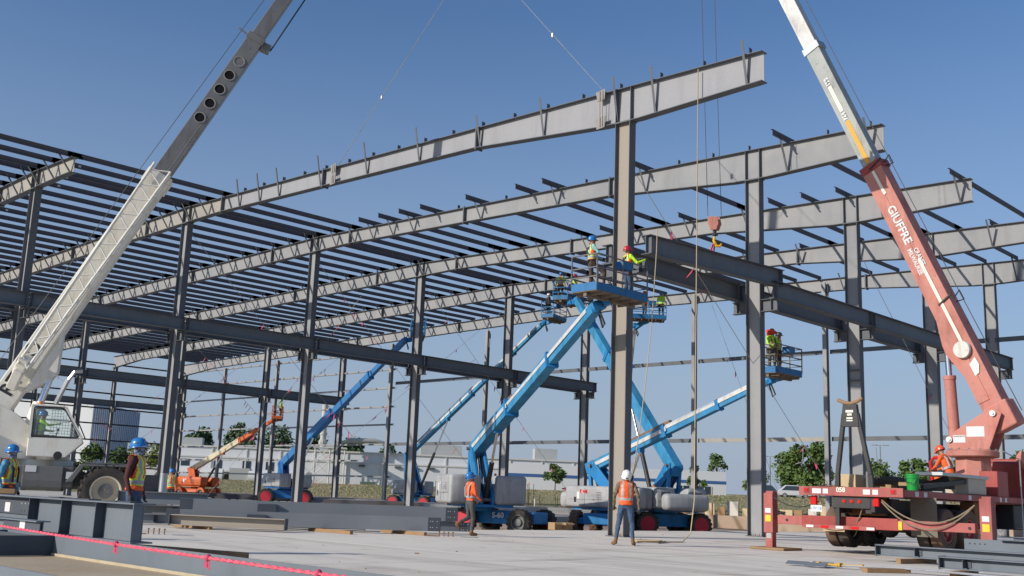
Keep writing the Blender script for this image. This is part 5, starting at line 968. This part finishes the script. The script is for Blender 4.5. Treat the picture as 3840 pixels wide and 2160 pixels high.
# deck load on the red truck
t = thing('bucket', 'green plastic bucket on the red truck deck', 'bucket', (-11.30, 26.0, 1.61)); gb = mat('green_plastic', (0.015, 0.30, 0.05), 0.4)
Mb = Mx.Translation((-11.30, 26.0, 1.612))
obj('pail', MB().lathe([(0.001, 0.0), (0.132, 0.0), (0.155, 0.36), (0.165, 0.36), (0.165, 0.40), (0.145, 0.40), (0.125, 0.02), (0.001, 0.02)], 24, Mb, cap=False), gb, t, smooth=40)
obj('rim_band', MB().lathe([(0.158, 0.30), (0.168, 0.30), (0.168, 0.325), (0.158, 0.325)], 24, Mb), gb, t, smooth=40); obj('bail', MB().path([(-11.47, 25.95, 1.97), (-11.41, 25.83, 1.80), (-11.23, 25.82, 1.76), (-11.14, 25.95, 1.97)], 0.005, 5), galv, t)
for i, (a, b, w_, lab) in enumerate((((-12.4, 25.9, 1.84), (-11.35, 28.6, 1.78), 0.13, 'black square steel strut lying along the truck deck'), ((-12.0, 25.6, 1.90), (-11.6, 27.4, 1.88), 0.10, 'black steel strut under the bucket side on the truck deck'), ((-13.1, 25.5, 1.75), (-12.2, 26.4, 1.75), 0.1, 'rusty square tube at the rear of the truck deck'))):
    tag(obj('steel_strut', MB().bar(a, b, w_, w_), black if i < 2 else rust, None, bevel=0.008), lab, 'strut')
for i, (x, y, sz, lab) in enumerate(((-12.75, 25.7, (0.5, 0.6, 0.36), 'plywood crate on the truck deck behind the boom rest'), (-12.1, 27.2, (0.8, 0.9, 0.22), 'flat cardboard carton on the truck deck'), (-12.05, 25.25, (0.14, 0.14, 0.42), 'grey stub post at the rear of the truck deck'))):
    tag(obj('crate', MB().box((x, y, 1.612+sz[2]/2), sz), [plywood, card, greyp][i], None, bevel=0.008), lab, 'crate')
for i, (a, b, w_, m_, lab) in enumerate((((-11.3, 26.5, 1.72), (-11.25, 29.2, 1.95), 0.12, black, 'long black stabiliser strut leaning past the tool chest'), ((-11.8, 26.3, 1.68), (-11.2, 27.6, 1.70), 0.11, black, 'short black strut beside the bucket on the truck deck'), ((-12.9, 26.6, 1.67), (-11.9, 28.5, 1.68), 0.1, steelb, 'grey steel bar in the middle of the truck deck'), ((-13.4, 25.8, 1.66), (-12.9, 28.6, 1.66), 0.09, rust, 'rusty bar along the left side of the truck deck'), ((-11.9, 27.9, 1.75), (-11.3, 28.2, 2.0), 0.16, black, 'black bracket on the truck deck before the tool chest'))):
    tag(obj('steel_strut', MB().bar(a, b, w_, w_), m_, None, bevel=0.008), lab, 'strut')
t = thing('chain_pile', 'tangle of dark chains and slings at the left rear of the truck deck', 'chain', (-13.3, 25.2, 1.61)); rr = random.Random(3)
for i in range(9): a = V((-13.55+rr.random()*0.7, 25.1+rr.random()*0.5, 1.63)); obj('chain_length', MB().path([a, a+V((rr.uniform(-.2, .2), .1, rr.uniform(.03, .12))), a+V((rr.uniform(-.35, .35), rr.uniform(-.1, .2), 0))], 0.018, 5), black if i % 3 else rust, t)
tag(obj('coiled_strap', MB().path([(-14.5+0.09*math.cos(a*0.8)*(1+a*0.02), 25.25+0.05*math.sin(a*0.8), 0.91+0.006*a) for a in range(14)], 0.022, 5), black, None), 'dark strap lying on the left outrigger beam of the red crane', 'strap')
# ropes
rope = mat('tan_rope', (0.46, 0.38, 0.24), 0.9, 0, (0.38, 0.30, 0.18), 30, 0.5)
pts = [(-18.12, 26.72, 14.70), (-18.14, 26.70, 9), (-18.16, 26.68, 4), (-18.14, 26.62, 1.2), (-18.12, 26.4, 0.25), (-18.1, 26.0, 0.03), (-17.9, 25.7, 0.02), (-18.0, 25.2, 0.02), (-17.85, 24.8, 0.02)]
rr = random.Random(5)
for i in range(16): a = i*1.25; pts.append((-17.9+(0.42+0.1*math.sin(i))*math.cos(a)*0.8, 24.1+(0.6+0.1*math.cos(i*2))*math.sin(a), 0.02+0.004*i))
tag(obj('hanging_rope', MB().path(pts, 0.016, 6), rope, None, smooth=60), 'tan rope hanging from the hoisted rafter to a coil on the slab', 'rope')
pts = [(-19.75, 26.85, 9.72), (-19.72, 26.78, 9.0), (-19.55, 26.5, 8.35), (-19.3, 26.0, 6.5), (-18.9, 25.2, 4.6), (-18.2, 24.0, 3.0), (-17.55, 22.9, 1.9), (-17.15, 22.15, 1.45), (-16.95, 21.9, 1.25)]
tag(obj('tag_line', MB().path(pts, 0.014, 6), rope, None, smooth=60), 'tan tag line from the slung crane beam down to the white helmet worker', 'rope')
# pink barrier rope close to the camera
pink = mat('pink_barrier_rope', (0.62, 0.045, 0.10), 0.8, 0, (0.70, 0.16, 0.20), 60, 0.6); pinkt = mat('pink_flagging', (0.50, 0.06, 0.12), 0.6)
t = thing('barrier_rope', 'bright pink braided rope with knotted ribbons strung across the foreground', 'rope', (-5, 2.3, 0.8))
e0, e1 = V((-11.5, 3.02, 0.86)), V((0.5, 2.04, 0.83))
def rp(k): p = e0.lerp(e1, k); return V((p.x, p.y, p.z-0.10*4*k*(1-k)*0.5))
for q in range(2):
    P_ = []
    for i in range(700):
        k = i/699; a = i*0.9+q*math.pi; c_ = rp(k); P_.append(c_+V((0, 0.0034*math.cos(a), 0.0034*math.sin(a))))
    obj('rope_strand', MB().path(P_, 0.005, 5), pink, t, smooth=60)
for k_, (x) in enumerate((-5.05, -4.06, -3.19)):
    k = (x-e0.x)/(e1.x-e0.x); p = rp(k)
    kn = obj('knot', MB().sph(p, (0.014, 0.014, 0.016)), pinkt, t, smooth=40)
    for s in range(2): obj('ribbon_tail', MB().plate([p+V((-0.012+0.012*s, -0.005, 0)), p+V((0.006+0.010*s, -0.003, 0)), p+V((0.02*s-0.004, 0.004*s, -0.038-0.012*s)), p+V((0.02*s-0.026, 0.004*s, -0.042))], (0.1*s, 1, 0.1), 0.001), pinkt, kn)
# bracing cables with pink ribbons
def cable(label, a, b, n, seed, r_=0.012):
    t = thing('bracing_cable', label, 'cable', b, group='bracing cables'); a = V(a); b = V(b); rr = random.Random(seed)
    obj('wire', MB().tube(a, b, r_, n=5), galv, t)
    for i in range(n):
        k = rr.uniform(0.12, 0.92); p = a.lerp(b, k); d = V((rr.uniform(-.25, .15), rr.uniform(-.4, .1), -rr.uniform(.2, .5))); w_ = V((0.012, 0.02, 0.01))
        obj('ribbon', MB().plate([p-w_, p+w_, p+d*0.5+w_*0.7+V((.05, 0, 0)), p+d+w_*0.3, p+d-w_*0.6, p+d*0.5-w_], (0.5, -0.5, 0.3), 0.004), pinkt, t)
tp_ = 14.3
cable('bracing cable with ribbons falling from the second ridge column top', (XM, FY[3], tp_), (XM, FY[5], 0.2), 8, 1)
cable('bracing cable with ribbons falling from the third ridge column top', (XM+0.1, FY[4], tp_), (XM+0.1, FY[6], 0.2), 9, 2)
cable('bracing cable with ribbons falling from the first ridge column top', (XM+0.1, FY[2], tp_), (XM+0.1, FY[4], 0.2), 8, 3)
cable('bracing cable falling right from the tall column top', (XR-0.1, FY[2], 12.6), (XR-0.1, FY[4], 0.2), 5, 4)
cable('bracing cable falling right from the column behind the boom rest', (XR-0.1, FY[4], 13.2), (XR-0.1, FY[6], 0.2), 4, 5)
cable('bracing cable with many ribbons crossing behind the left columns', (XK, FY[6], 13.6), (XK, FY[4], 0.3), 14, 6)
cable('bracing cable with ribbons leaning left between the inner columns', (XK+0.1, FY[5], 13.4), (XK+0.1, FY[3], 0.3), 12, 7)
cable('bracing cable with ribbons leaning right between the inner columns', (XK-0.1, FY[4], 13.4), (XK-0.1, FY[6], 0.3), 12, 8)
cable('bracing cable with ribbons behind the white crane boom', (XL+0.4, FY[6], 13.0), (XL+0.4, FY[4], 0.3), 10, 9)
cable('bracing cable with ribbons leaning right along the side wall', (XL+0.4, FY[4], 13.0), (XL+0.4, FY[6], 0.3), 10, 10)
cable('slack cable with ribbons from the ridge to the far floor', (XM-0.1, FY[5], 14.0), (-78.0, FY[5]+1, 0.3), 14, 11)
cable('thin cable with ribbons from the front lift side to the ridge', (XM-6, FY[4], 14.0), (-72.0, FY[4]-1, 0.3), 12, 12)
cable('end wall cable falling right of the hidden basket', (-39.0, 59.2, 14.2), (-33.5, 59.2, 0.2), 3, 13)
# bundles of purlins and dunnage on the far floor
def bundle(label, x, y, rz, ln, n, mt, z=0.0, rows=2, w_=0.2):
    t = thing('purlin_bundle', label, 'steel bundle', (x, y, z), rz, group='bundles on the far floor', world=False)
    for r_ in range(rows):
        for i in range(n-r_): obj('purlin', MB().bar((-ln/2+0.1*((i*7+r_*3) % 4), (i-(n-r_)/2)*w_, 0.22+r_*0.2), (ln/2, (i-(n-r_)/2)*w_, 0.22+r_*0.2), 0.07, 0.19), mt, t)
    for s in (-0.32, 0.32): obj('skid', MB().box((s*ln, 0, 0.06), (0.1, n*w_+0.3, 0.12)), wood, t)
lt = mat('pale_galvanised_bundle', (0.42, 0.42, 0.41), 0.5, 0, (0.30, 0.30, 0.30), 2, 1)
bd_ = [(-77, 55.5, 1.0, 7, 5, lt), (-70.5, 53.0, 0.9, 6, 6, steeld), (-66.5, 52.0, 0.9, 7, 4, lt), (-83, 49, 0.95, 7, 5, steeld), (-60, 49.5, 0.9, 8, 5, lt), (-57, 46.0, 0.85, 7, 4, steeld), (-94, 55.5, 1.1, 8, 5, lt), (-74, 47.6, 0.9, 6, 4, steeld), (-53.5, 50.5, 0.85, 7, 4, lt), (-49, 55.0, 0.8, 8, 4, lt), (-47.6, 47.0, 0.85, 8, 3, lt)]
bl_ = ['pale bundle behind the blue lift at left', 'dark rusty bundle right of the left blue lift wheels', 'pale bundle beside the far blue lift', 'dark bundle beside the orange lift', 'pale bundle in front of the far blue lift', 'dark bundle before the ridge columns', 'pale bundle beyond the orange lift', 'dark low bundle between the left columns', 'pale bundle behind the front lift', 'pale bundle behind the tall column', 'thin pale bundle at the far slab edge']
for b_, l_ in zip(bd_, bl_): bundle(l_+', lying on skids', b_[0], b_[1], b_[2], b_[3], b_[4], b_[5])
# rebar starter bars with orange caps, timber formwork
t = thing('rebar_row', 'row of thin rebar with orange caps standing in red clay at the site edge', 'rebar', (-60, 65, 0.4)); cap_ = mat('orange_cap', (0.7, 0.12, 0.03), 0.6); rr = random.Random(9)
for i in range(46):
    x = -72+0.62*i+rr.uniform(-.1, .1); y = 64.5+rr.uniform(-0.8, 0.8); hh = rr.uniform(1.5, 2.0) if i < 22 else rr.uniform(0.8, 1.1)
    b_ = obj('rebar', MB().tube((x, y, 0.35), (x, y, 0.42+hh), 0.022, n=5), rust, t)
    if i % 2 == 0: obj('safety_cap', MB().sph((x, y, 0.44+hh), 0.055, 6, 4), cap_, b_)
t = thing('formwork_fence', 'low timber formwork boards beyond the right hand columns', 'formwork', (-40, 63, 0.3)); rr = random.Random(12)
for i in range(26):
    x = -44+0.95*i; hh = rr.uniform(0.5, 1.0); obj('board', MB().box((x, 62.2+rr.uniform(-.15, .15), 0.4+hh/2), (rr.uniform(0.5, 0.92), 0.06, hh)), [plywood, wood, concrete2][i % 3], t)
for i, x in enumerate((-58, -52.5, -66.5)): tag(obj('marker_pipe', MB().tube((x, 63.0, 0.3), (x, 63.0, 1.35), 0.06, n=8), white, None), 'white stand pipe in the clay, %s of three' % ['middle', 'right', 'left'][i], 'pipe')
# ============================================================ BACKGROUND
bw = mat('white_factory_wall', (0.66, 0.67, 0.68), 0.8, 0, (0.60, 0.61, 0.62), 0.15, 1); bt = mat('factory_trim', (0.58, 0.57, 0.53), 0.8); bgl = mat('dark_window_glass', (0.03, 0.045, 0.06), 0.1, spec=0.6)
bcol = mat('shaded_corrugated_wall', (0.52, 0.56, 0.63), 0.6, 0, (0.56, 0.60, 0.67), 0.3, 1); roofu = mat('roof_unit', (0.42, 0.43, 0.41), 0.7, 0, (0.35, 0.36, 0.34), 1, 1)  # bcol: blue-grey tint stands in for shade on the tower face
Pa = V((-206.0, 105.0, 0)); Pb = V((-146.0, 181.5, 0)); ub = (Pb-Pa).normalized(); nb_ = V((ub.y, -ub.x, 0)); LB = (Pb-Pa).length
def B(u, out, z): p = Pa+ub*u+nb_*out; return V((p.x, p.y, z))
def bbox(u0, u1, o0, o1, z0, z1):
    mb = MB(); mb.add([B(u, o, z) for u in (u0, u1) for o in (o0, o1) for z in (z0, z1)], [(0, 1, 3, 2), (4, 6, 7, 5), (0, 4, 5, 1), (2, 3, 7, 6), (0, 2, 6, 4), (1, 5, 7, 3)]); return mb
t = thing('factory_building', 'long low white factory with a parapet stretching along the horizon', 'building', B(50, 0, 0))
G0 = 1.2
wl = obj('wall', bbox(-3, LB, -30, 0, G0, 7.0), bw, t); obj('parapet', bbox(-3, LB, -30, -1.0, 7.0, 9.0), bw, t)
obj('parapet_cap', bbox(-3, LB, -1.05, -0.7, 9.0, 9.3), bt, t); obj('wall_ledge', bbox(-3, LB, -0.9, 0.15, 6.85, 7.12), bt, t)
for i in range(15): obj('pilaster', bbox(i*6.9, i*6.9+0.3, 0, 0.12, G0, 6.84), bt, t); obj('parapet_post', bbox(i*6.9, i*6.9+0.3, -0.98, -0.82, 7.13, 8.98), bt, t)
for u in (1.5, 8.0, 14.5, 20.3, 25.0):
    f = obj('window', bbox(u, u+1.7, 0.0, 0.06, 4.5, 6.4), bgl, t); obj('window_frame', bbox(u-0.15, u+1.85, 0.0, 0.05, 4.35, 4.5), bt, f)
for u in (44, 51.5, 55, 58.5): obj('vent_hood', bbox(u, u+1.3, 0.0, 0.5, 6.2, 6.6), dkdecal, t)
obj('door', bbox(33.5, 34.9, 0.02, 0.06, G0, 4.6), mat('door_grey', (0.3, 0.3, 0.31), 0.6), t); obj('loading_canopy', bbox(3, 31, 0, 2.2, 4.0, 4.3), bt, t)
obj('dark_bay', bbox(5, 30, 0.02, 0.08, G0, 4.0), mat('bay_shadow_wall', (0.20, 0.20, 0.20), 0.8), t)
for i, (u0, u1, z1, o) in enumerate(((4, 11, 11.0, -6), (57, 66, 11.6, -5), (82, 87, 11.8, -5), (36, 40, 10.8, -4))):
    tag(obj('roof_unit', bbox(u0, u1, o-3, o, 9.0, z1), roofu, None), ['wide grey unit at the left end of the factory roof', 'wide grey unit on the factory roof behind the blue lifts', 'small grey unit on the factory roof near the tree', 'small grey unit beside the factory exhaust stacks'][i], 'roof unit')
# exhaust stacks on a lattice tower in front of the factory
t = thing('exhaust_tower', 'two exhaust stacks on a white lattice tower before the factory', 'exhaust stack', B(38, 3, G0))
wt = mat('white_lattice', (0.62, 0.62, 0.60), 0.6)
u0, u1 = 35.0, 41.0
for u in (u0, (u0+u1)/2, u1):
    for o in (1.6, 4.4): obj('leg', MB().tube(B(u, o, G0), B(u, o, 9.6), 0.11, n=6), wt, t)
for z0, z1 in ((1.4, 4.2), (4.2, 7.0), (7.0, 9.6)):
    for a, b in ((u0, (u0+u1)/2), ((u0+u1)/2, u1)):
        obj('lattice_brace', MB().tube(B(a, 4.4, z0), B(b, 4.4, z1), 0.09, n=5).tube(B(b, 4.4, z0), B(a, 4.4, z1), 0.09, n=5), wt, t)
    obj('lattice_beam', MB().bar(B(u0, 4.4, z1), B(u1, 4.4, z1), 0.16, 0.16), wt, t)
obj('tower_deck', bbox(u0-0.4, u1+0.4, 1.2, 4.8, 9.6, 9.8), wt, t)
for u in (36.4, 39.6): s_ = obj('stack', MB().tube(B(u, 3, 9.8), B(u, 3, 18.5), 0.62, n=16).tube(B(u, 3, 12.3), B(u, 3, 12.6), 0.75, n=16), mat('stack_metal', (0.48, 0.48, 0.46), 0.5, 0, (0.40, 0.40, 0.38), 0.8, 1), t, smooth=40); obj('fan_housing', MB().sph(B(u, 3, 10.7), (0.95, 0.95, 0.95), 10, 8), roofu, s_)
obj('duct', MB().path([B(41, 1.5, 11.4), B(47, 1, 11.6), B(49.5, 0.5, 11.0), B(50.3, 0, 9.0)], 0.55, 10), roofu, t, smooth=40)
for i, (u, r_, hh) in enumerate(((9, 1.9, 3.0), (15, 1.6, 2.7), (24.5, 1.7, 2.8), (18.5, 1.3, 3.0))):
    mb = MB()
    if i < 3: mb.tube(B(u-2.2, 5, G0+1.9), B(u+2.2, 5, G0+1.9), r_*0.95, n=18)
    else: mb = bbox(u, u+4, 4, 6, G0, G0+3.6)
    tag(obj('storage_tank', mb, [wt, wt, wt, roofu][i], None, smooth=40 if i < 3 else False), ['large white tank left below the factory windows', 'white tank in the middle below the factory windows', 'white tank right below the factory windows', 'grey chiller box between the factory tanks'][i], 'tank')
for i, u in enumerate((32.0, 44.5)): tag(obj('transformer_box', bbox(u, u+3.0, 6, 8, G0, G0+1.9), mat('dark_green_box', (0.10, 0.14, 0.10), 0.6), None, bevel=0.05), 'green transformer box %s of the lattice tower' % ['left', 'right'][i], 'utility box')
# tower block at left, sunlit and shaded faces painted as two colours
t = thing('tower_block', 'tall windowless block with one corrugated face tinted for shade at the left', 'building', (-240, 105, 0))
c0 = V((-228.5, 104.5, 0)); mb = MB()
for nm, mt_, q in (('front_face', bw, [(-262, 82), (-228.5, 104.5), (-250, 126), (-283, 104)]),):
    obj('wall', MB().prof((0, 0, 0), (0, 0, 18.3), q, up=(0, 1, 0)) if False else MB().plate([(x, y, 9) for x, y in q], (0, 0, 1), 18.6), bcol, t)
for i in range(24):
    a = V((-228.4, 104.5, 0)).lerp(V((-249.9, 126, 0)), (i+0.5)/24); obj('wall_rib', MB().box((a.x+0.1, a.y+0.1, 9.1), (0.25, 0.25, 18.2)), bcol, t)
obj('lit_wall_panel', MB().plate([(-261.8, 81.8, 9), (-228.4, 104.3, 9), (-228.5, 104.2, 9), (-261.9, 81.6, 9)], (0, 0, 1), 18.7), bw, t)
# second white building with a blue band
t = thing('office_building', 'small white building with a blue band and tall windows right of center', 'building', (-115, 165, 2))
q0, q1 = V((-128, 152, 0)), V((-110.5, 172.5, 0)); u2 = (q1-q0).normalized(); n2 = V((u2.y, -u2.x, 0))
def ob2(u0, u1, o0, o1, z0, z1):
    mb = MB(); P = lambda u, o, z: (q0+u2*u+n2*o)+V((0, 0, z)); return mb.add([P(u, o, z) for u in (u0, u1) for o in (o0, o1) for z in (z0, z1)], [(0, 1, 3, 2), (4, 6, 7, 5), (0, 4, 5, 1), (2, 3, 7, 6), (0, 2, 6, 4), (1, 5, 7, 3)])
l2b = (q1-q0).length
obj('wall', ob2(-14, l2b, -18, 0, 1.0, 7.2), bw, t); obj('blue_band', ob2(-14, l2b+0.03, -17.9, 0.05, 4.9, 5.45), mat('blue_band', (0.05, 0.12, 0.30), 0.6), t); obj('roof_unit', ob2(8, 11, -8, -4, 7.2, 8.4), roofu, t)
for i in range(5): f = obj('window', ob2(l2b-9.5+1.35*i, l2b-8.3+1.35*i, 0.0, 0.06, 2.2, 4.4), bgl, t); obj('window_mullion', ob2(l2b-8.3+1.35*i, l2b-8.15+1.35*i, 0.0, 0.09, 2.2, 4.4), bt, f)
# cars
def car(label, x, y, rz, colr, suv=0.0, cat='car'):
    t = thing('parked_car', label, cat, (x, y, gz(x, y)), rz, group='cars parked by the factory', world=False); cm = mat('car_%s' % str(colr), colr, 0.25, 0.3, spec=0.6)
    h_ = 1.45+suv; pr_ = [(-2.2, 0.35), (2.2, 0.35), (2.25, 0.7), (1.9, 0.92), (1.15, 0.98), (0.5, h_), (-1.2, h_), (-1.9 if not suv else -2.1, 1.0), (-2.25, 0.95)]
    b = obj('body', MB().plate([(a, 0, z) for a, z in pr_], (0, 1, 0), 1.75), cm, t, bevel=0.08, seg=3)
    for s in (-1, 1): obj('side_window', MB().plate([(1.0, s*0.885, 1.0), (0.45, s*0.885, h_-0.1), (-1.15, s*0.885, h_-0.1), (-1.75, s*0.885, 1.02)], (0, 1, 0), 0.01), bgl, t)
    obj('windscreen', MB().plate([(1.18, -0.75, 1.0), (1.18, 0.75, 1.0), (0.57, 0.7, h_-0.06), (0.57, -0.7, h_-0.06)], (0.6, 0, 0.7), 0.02), bgl, t)
    for s in (-1, 1): obj('headlight', MB().box((2.23, s*0.62, 0.74), (0.04, 0.35, 0.14)), paper, t)
    for x_ in (-1.35, 1.35):
        for s in (-1, 1): w_ = obj('wheel', MB().tube((x_, s*0.80, 0.33), (x_, s*0.92, 0.33), 0.33, n=14), rubber, t); obj('rim', MB().tube((x_, s*0.92, 0.33), (x_, s*0.925, 0.33), 0.2, n=10), galv, w_)
face = R(-45)
for (x, y, c_, sv, lb) in ((-140.5, 143.5, (0.02, 0.03, 0.06), 0, 'dark blue car parked leftmost before the factory, beside the ridge column'), (-137.6, 146.0, (0.02, 0.02, 0.04), 0, 'dark car parked left of the white pickup'), (-134.8, 148.4, (0.7, 0.7, 0.7), 0.4, 'white pickup facing the site before the factory'), (-131.5, 151.2, (0.03, 0.03, 0.05), 0.25, 'dark car parked right of the white pickup, near the small tree'), (-128.5, 153.0, (0.08, 0.08, 0.09), 0.2, 'grey car parked behind the small tree'), (-105.8, 175.0, (0.04, 0.06, 0.1), 0.0, 'dark blue car parked in front of the small white building'), (-101.0, 178, (0.03, 0.03, 0.03), 0.4, 'black van right of the small white building')):
    car(lb, x, y, face, c_, sv)
for i, (px_, y, c_) in enumerate(((-73.5, 131.5, (0.65, 0.66, 0.67)), (-69.5, 133, (0.5, 0.52, 0.55)), (-78.5, 133, (0.1, 0.12, 0.16)), (-66, 136, (0.06, 0.06, 0.07)))): car(['silver car parked just left of the black boom rest', 'pale car parked behind the boom rest', 'dark car at the left of the right hand car row', 'black car partly behind the boom rest leg'][i], px_, y, R(35), c_, 0.25)
# trees
leafs = [mat('leaf_mid_green', (0.125, 0.185, 0.055), 0.75, 0, (0.08, 0.13, 0.04), 0.8, 1, spec=0.1), mat('leaf_olive', (0.23, 0.27, 0.08), 0.75, 0, (0.15, 0.19, 0.055), 0.8, 1, spec=0.1), mat('leaf_dark', (0.11, 0.165, 0.075), 0.75, 0, (0.085, 0.125, 0.06), 0.8, 1, spec=0.1)]
bark = mat('bark', (0.10, 0.075, 0.05), 0.9)
def tree(label, x, y, h_, r_, seed, lm=0, n=1500, low=0.28, ls=0.3, squash=1.0, z=None):
    rr = random.Random(seed); z0 = gz(x, y) if z is None else z; t = thing('tree', label, 'tree', (x, y, z0), group='trees around the site')
    tr = MB(); top = V((x+rr.uniform(-.2, .2), y, z0+h_*0.8)); tr.path([(x, y, z0-0.2), (x+rr.uniform(-.1, .1), y, z0+h_*0.35), top], [h_*0.022, h_*0.016, h_*0.004], 7)
    lobes = []
    for i in range(13):
        a = rr.uniform(0, 6.28); k = rr.uniform(low+0.1, 0.95); rad = r_*math.sqrt(max(0.06, 1-((k-0.52)/0.52)**2))*rr.uniform(0.35, 0.82)
        c_ = V((x+rad*math.cos(a), y+rad*math.sin(a), z0+h_*k)); lobes.append((c_, r_*rr.uniform(0.26, 0.46)))
        s_ = V((x, y, z0+h_*(k*0.62))); tr.path([s_, s_.lerp(c_, .5)+V((0, 0, .1)), c_], [h_*0.008, h_*0.005, h_*0.002], 5)
    obj('trunk', tr, bark, t); mb = MB()
    for i in range(n):
        c_, lr = lobes[rr.randrange(len(lobes))]
        d = V((rr.gauss(0, 1), rr.gauss(0, 1), rr.gauss(0, 1)))
        if d.length < 1e-3: continue
        p = c_+d.normalized()*lr*(rr.random()**0.45)*V((1, 1, squash)).length/1.73
        a = V((rr.uniform(-1, 1), rr.uniform(-1, 1), rr.uniform(-.6, .6))).normalized(); b = a.cross(V((rr.uniform(-1, 1), rr.uniform(-1, 1), rr.uniform(-1, 1)))).normalized(); s_ = ls*rr.uniform(0.6, 1.3)
        mb.add([p-a*s_, p+b*s_*0.55, p+a*s_, p-b*s_*0.55], [(0, 1, 2, 3)])
    obj('crown', mb, leafs[lm], t)
    return t
tree('small round tree standing before the factory wall, right of the front lift', -126.1, 142.1, 5.2, 1.9, 1, 0, 1500, ls=0.24)
tree('small tree just left of the small white building windows', -106.5, 157.0, 5.0, 1.7, 2, 0, 1200, ls=0.24)
tree('tiny treetop over the small white building', -118, 181, 8.4, 2.0, 3, 0, 700, low=0.5)
tree('big round tree left of the black boom rest', -80.2, 148.0, 8.2, 4.6, 4, 0, 3400, low=0.08, ls=0.34)
tree('mid green tree left of the big round tree', -96, 170, 7.6, 3.6, 5, 0, 1700, low=0.1)
tree('yellowish tree right of the small white building', -101, 168, 5.6, 2.6, 6, 1, 1400, low=0.05)
tree('low tree behind the boom rest legs', -74.5, 160, 6.6, 3.2, 7, 0, 1600, low=0.1)
tree('tree behind the truck deck right of the boom rest', -66.0, 165, 6.2, 3.0, 8, 1, 1500, low=0.1)
tree('low tree behind the truck deck bucket', -58, 165, 5.8, 3.0, 9, 0, 1500, low=0.1)
rr = random.Random(77)
for i in range(9):
    px_, y_ = -128+i*13, 232+rr.uniform(-6, 10); tree(['first', 'second', 'third', 'fourth', 'fifth', 'sixth', 'seventh', 'eighth', 'ninth'][i]+' tree from the left in the far right hand tree line', px_, y_, rr.uniform(7.5, 10), rr.uniform(4.5, 6), 20+i, 2 if i % 2 else 0, 1300, low=0.0, ls=0.5)
for i, (x, y, h_, r_, lb) in enumerate(((-119.5, 55.0, 5.4, 2.2, 'bushy tree behind the far side wall below the tower block'), (-121, 60.0, 6.4, 2.5, 'leafy tree behind the maroon sleeved worker helmet'), (-122, 65.0, 7.2, 2.6, 'tall bushy tree right of the maroon sleeved worker'), (-117.5, 51.0, 3.6, 1.9, 'low bush beyond the white crane wheel'), (-124, 45.5, 4.6, 2.2, 'yellow green bush beyond the white crane cab'), (-121, 40.0, 4.2, 2.0, 'yellow green bush left beyond the white crane cab'))):
    tree(lb, x, y, h_, r_, 40+i, 1 if i in (2, 4, 5) else 0, 1700, low=0.02, ls=0.22)
for i, (x, y, h_, r_) in enumerate(((-262, 150, 19, 5.5), (-255, 158, 18, 5), (-268, 166, 22, 6.5), (-262, 175, 22, 7), (-255, 184, 21, 7), (-247, 190, 19, 6), (-285, 140, 21, 4), (-292, 133, 20, 4.5), (-236, 196, 17, 5), (-275, 155, 17, 4))):
    tree('%s tree rising behind the factory roof at left' % ['small dark', 'small round', 'broad', 'broadest', 'wide', 'lower', 'slim', 'slender pale', 'low', 'bushy'][i], x, y, h_*0.70, r_*0.85, 60+i, 2 if i != 7 else 0, 1600, low=0.3, ls=0.55)
# lamp posts of the car park
for i, (x, y, h_) in enumerate(((-116.4, 198.4, 8.6), (-103.5, 190.5, 9.6), (-84.4, 181.2, 9.8), (-49, 180, 9.5))):
    z0 = gz(x, y); t = thing('lamp_post', ['leftmost car park lamp post, just right of the right column', 'car park lamp post behind the big round tree', 'car park lamp post right of the boom rest', 'car park lamp post behind the red turret'][i], 'lamp post', (x, y, z0), group='car park lamp posts')
    obj('pole', MB().tube((x, y, z0), (x, y, z0+h_), 0.12, 0.07, n=8), greyp, t)
    for s in (-1, 1): obj('lamp_head', MB().box((x+s*0.8, y+s*0.55, z0+h_+0.05), (0.9, 0.4, 0.12)).bar((x, y, z0+h_), (x+s*0.8, y+s*0.5, z0+h_+0.03), 0.06, 0.06), greyp, t)
# scraps and grit on the slab: too small to pick apart
mb = MB(); rr = random.Random(90)
for i in range(130):
    x = rr.uniform(-25, -4); y = rr.uniform(7, 40); s_ = rr.uniform(0.006, 0.022)*(1.8 if rr.random() < .08 else 1); M_ = Mx.Translation((x, y, s_*0.2)) @ Mx.Rotation(rr.uniform(0, 3), 4, 'Z') @ Mx.Rotation(rr.uniform(-.3, .3), 4, 'X')
    mb.cur = rr.randrange(3); mb.box((0, 0, 0), (s_*rr.uniform(1, 4), s_*rr.uniform(.7, 1.3), s_*0.5), M_)
g_ = obj('floor_debris', mb, [rust, wood, concrete2]); tag(g_, 'scattered grit, chips and offcuts on the concrete slab', 'debris'); kind(g_, 'stuff')
# meadow grass: one mass nobody could count
gr = [mat('dry_grass', (0.34, 0.28, 0.17), 0.95), mat('green_grass', (0.22, 0.225, 0.11), 0.95)]
mb = MB(); rr = random.Random(31)
for i in range(40000):
    if i % 2: x = rr.uniform(-170, -112); y = rr.uniform(30, 150)
    else: x = rr.uniform(-140, -30); y = rr.uniform(71, 155)
    z0 = gz(x, y); hh = rr.uniform(0.05, 0.13)*(1.6 if rr.random() < .08 else 0.9); a = rr.uniform(0, 6.28); dx, dy = math.cos(a)*0.13, math.sin(a)*0.13
    mb.cur = 0 if (math.sin(x*0.11)+math.sin(y*0.09+x*0.05)+rr.uniform(-1.2, 1.2)) > -0.1 else 1
    mb.add([(x-dx, y-dy, z0-0.03), (x+dx, y+dy, z0-0.03), (x+rr.uniform(-.2, .2), y+rr.uniform(-.2, .2), z0+hh)], [(0, 1, 2)])
g_ = obj('meadow_grass', mb, gr); tag(g_, 'dry and green meadow grass between the site and the factory', 'grass'); kind(g_, 'stuff')
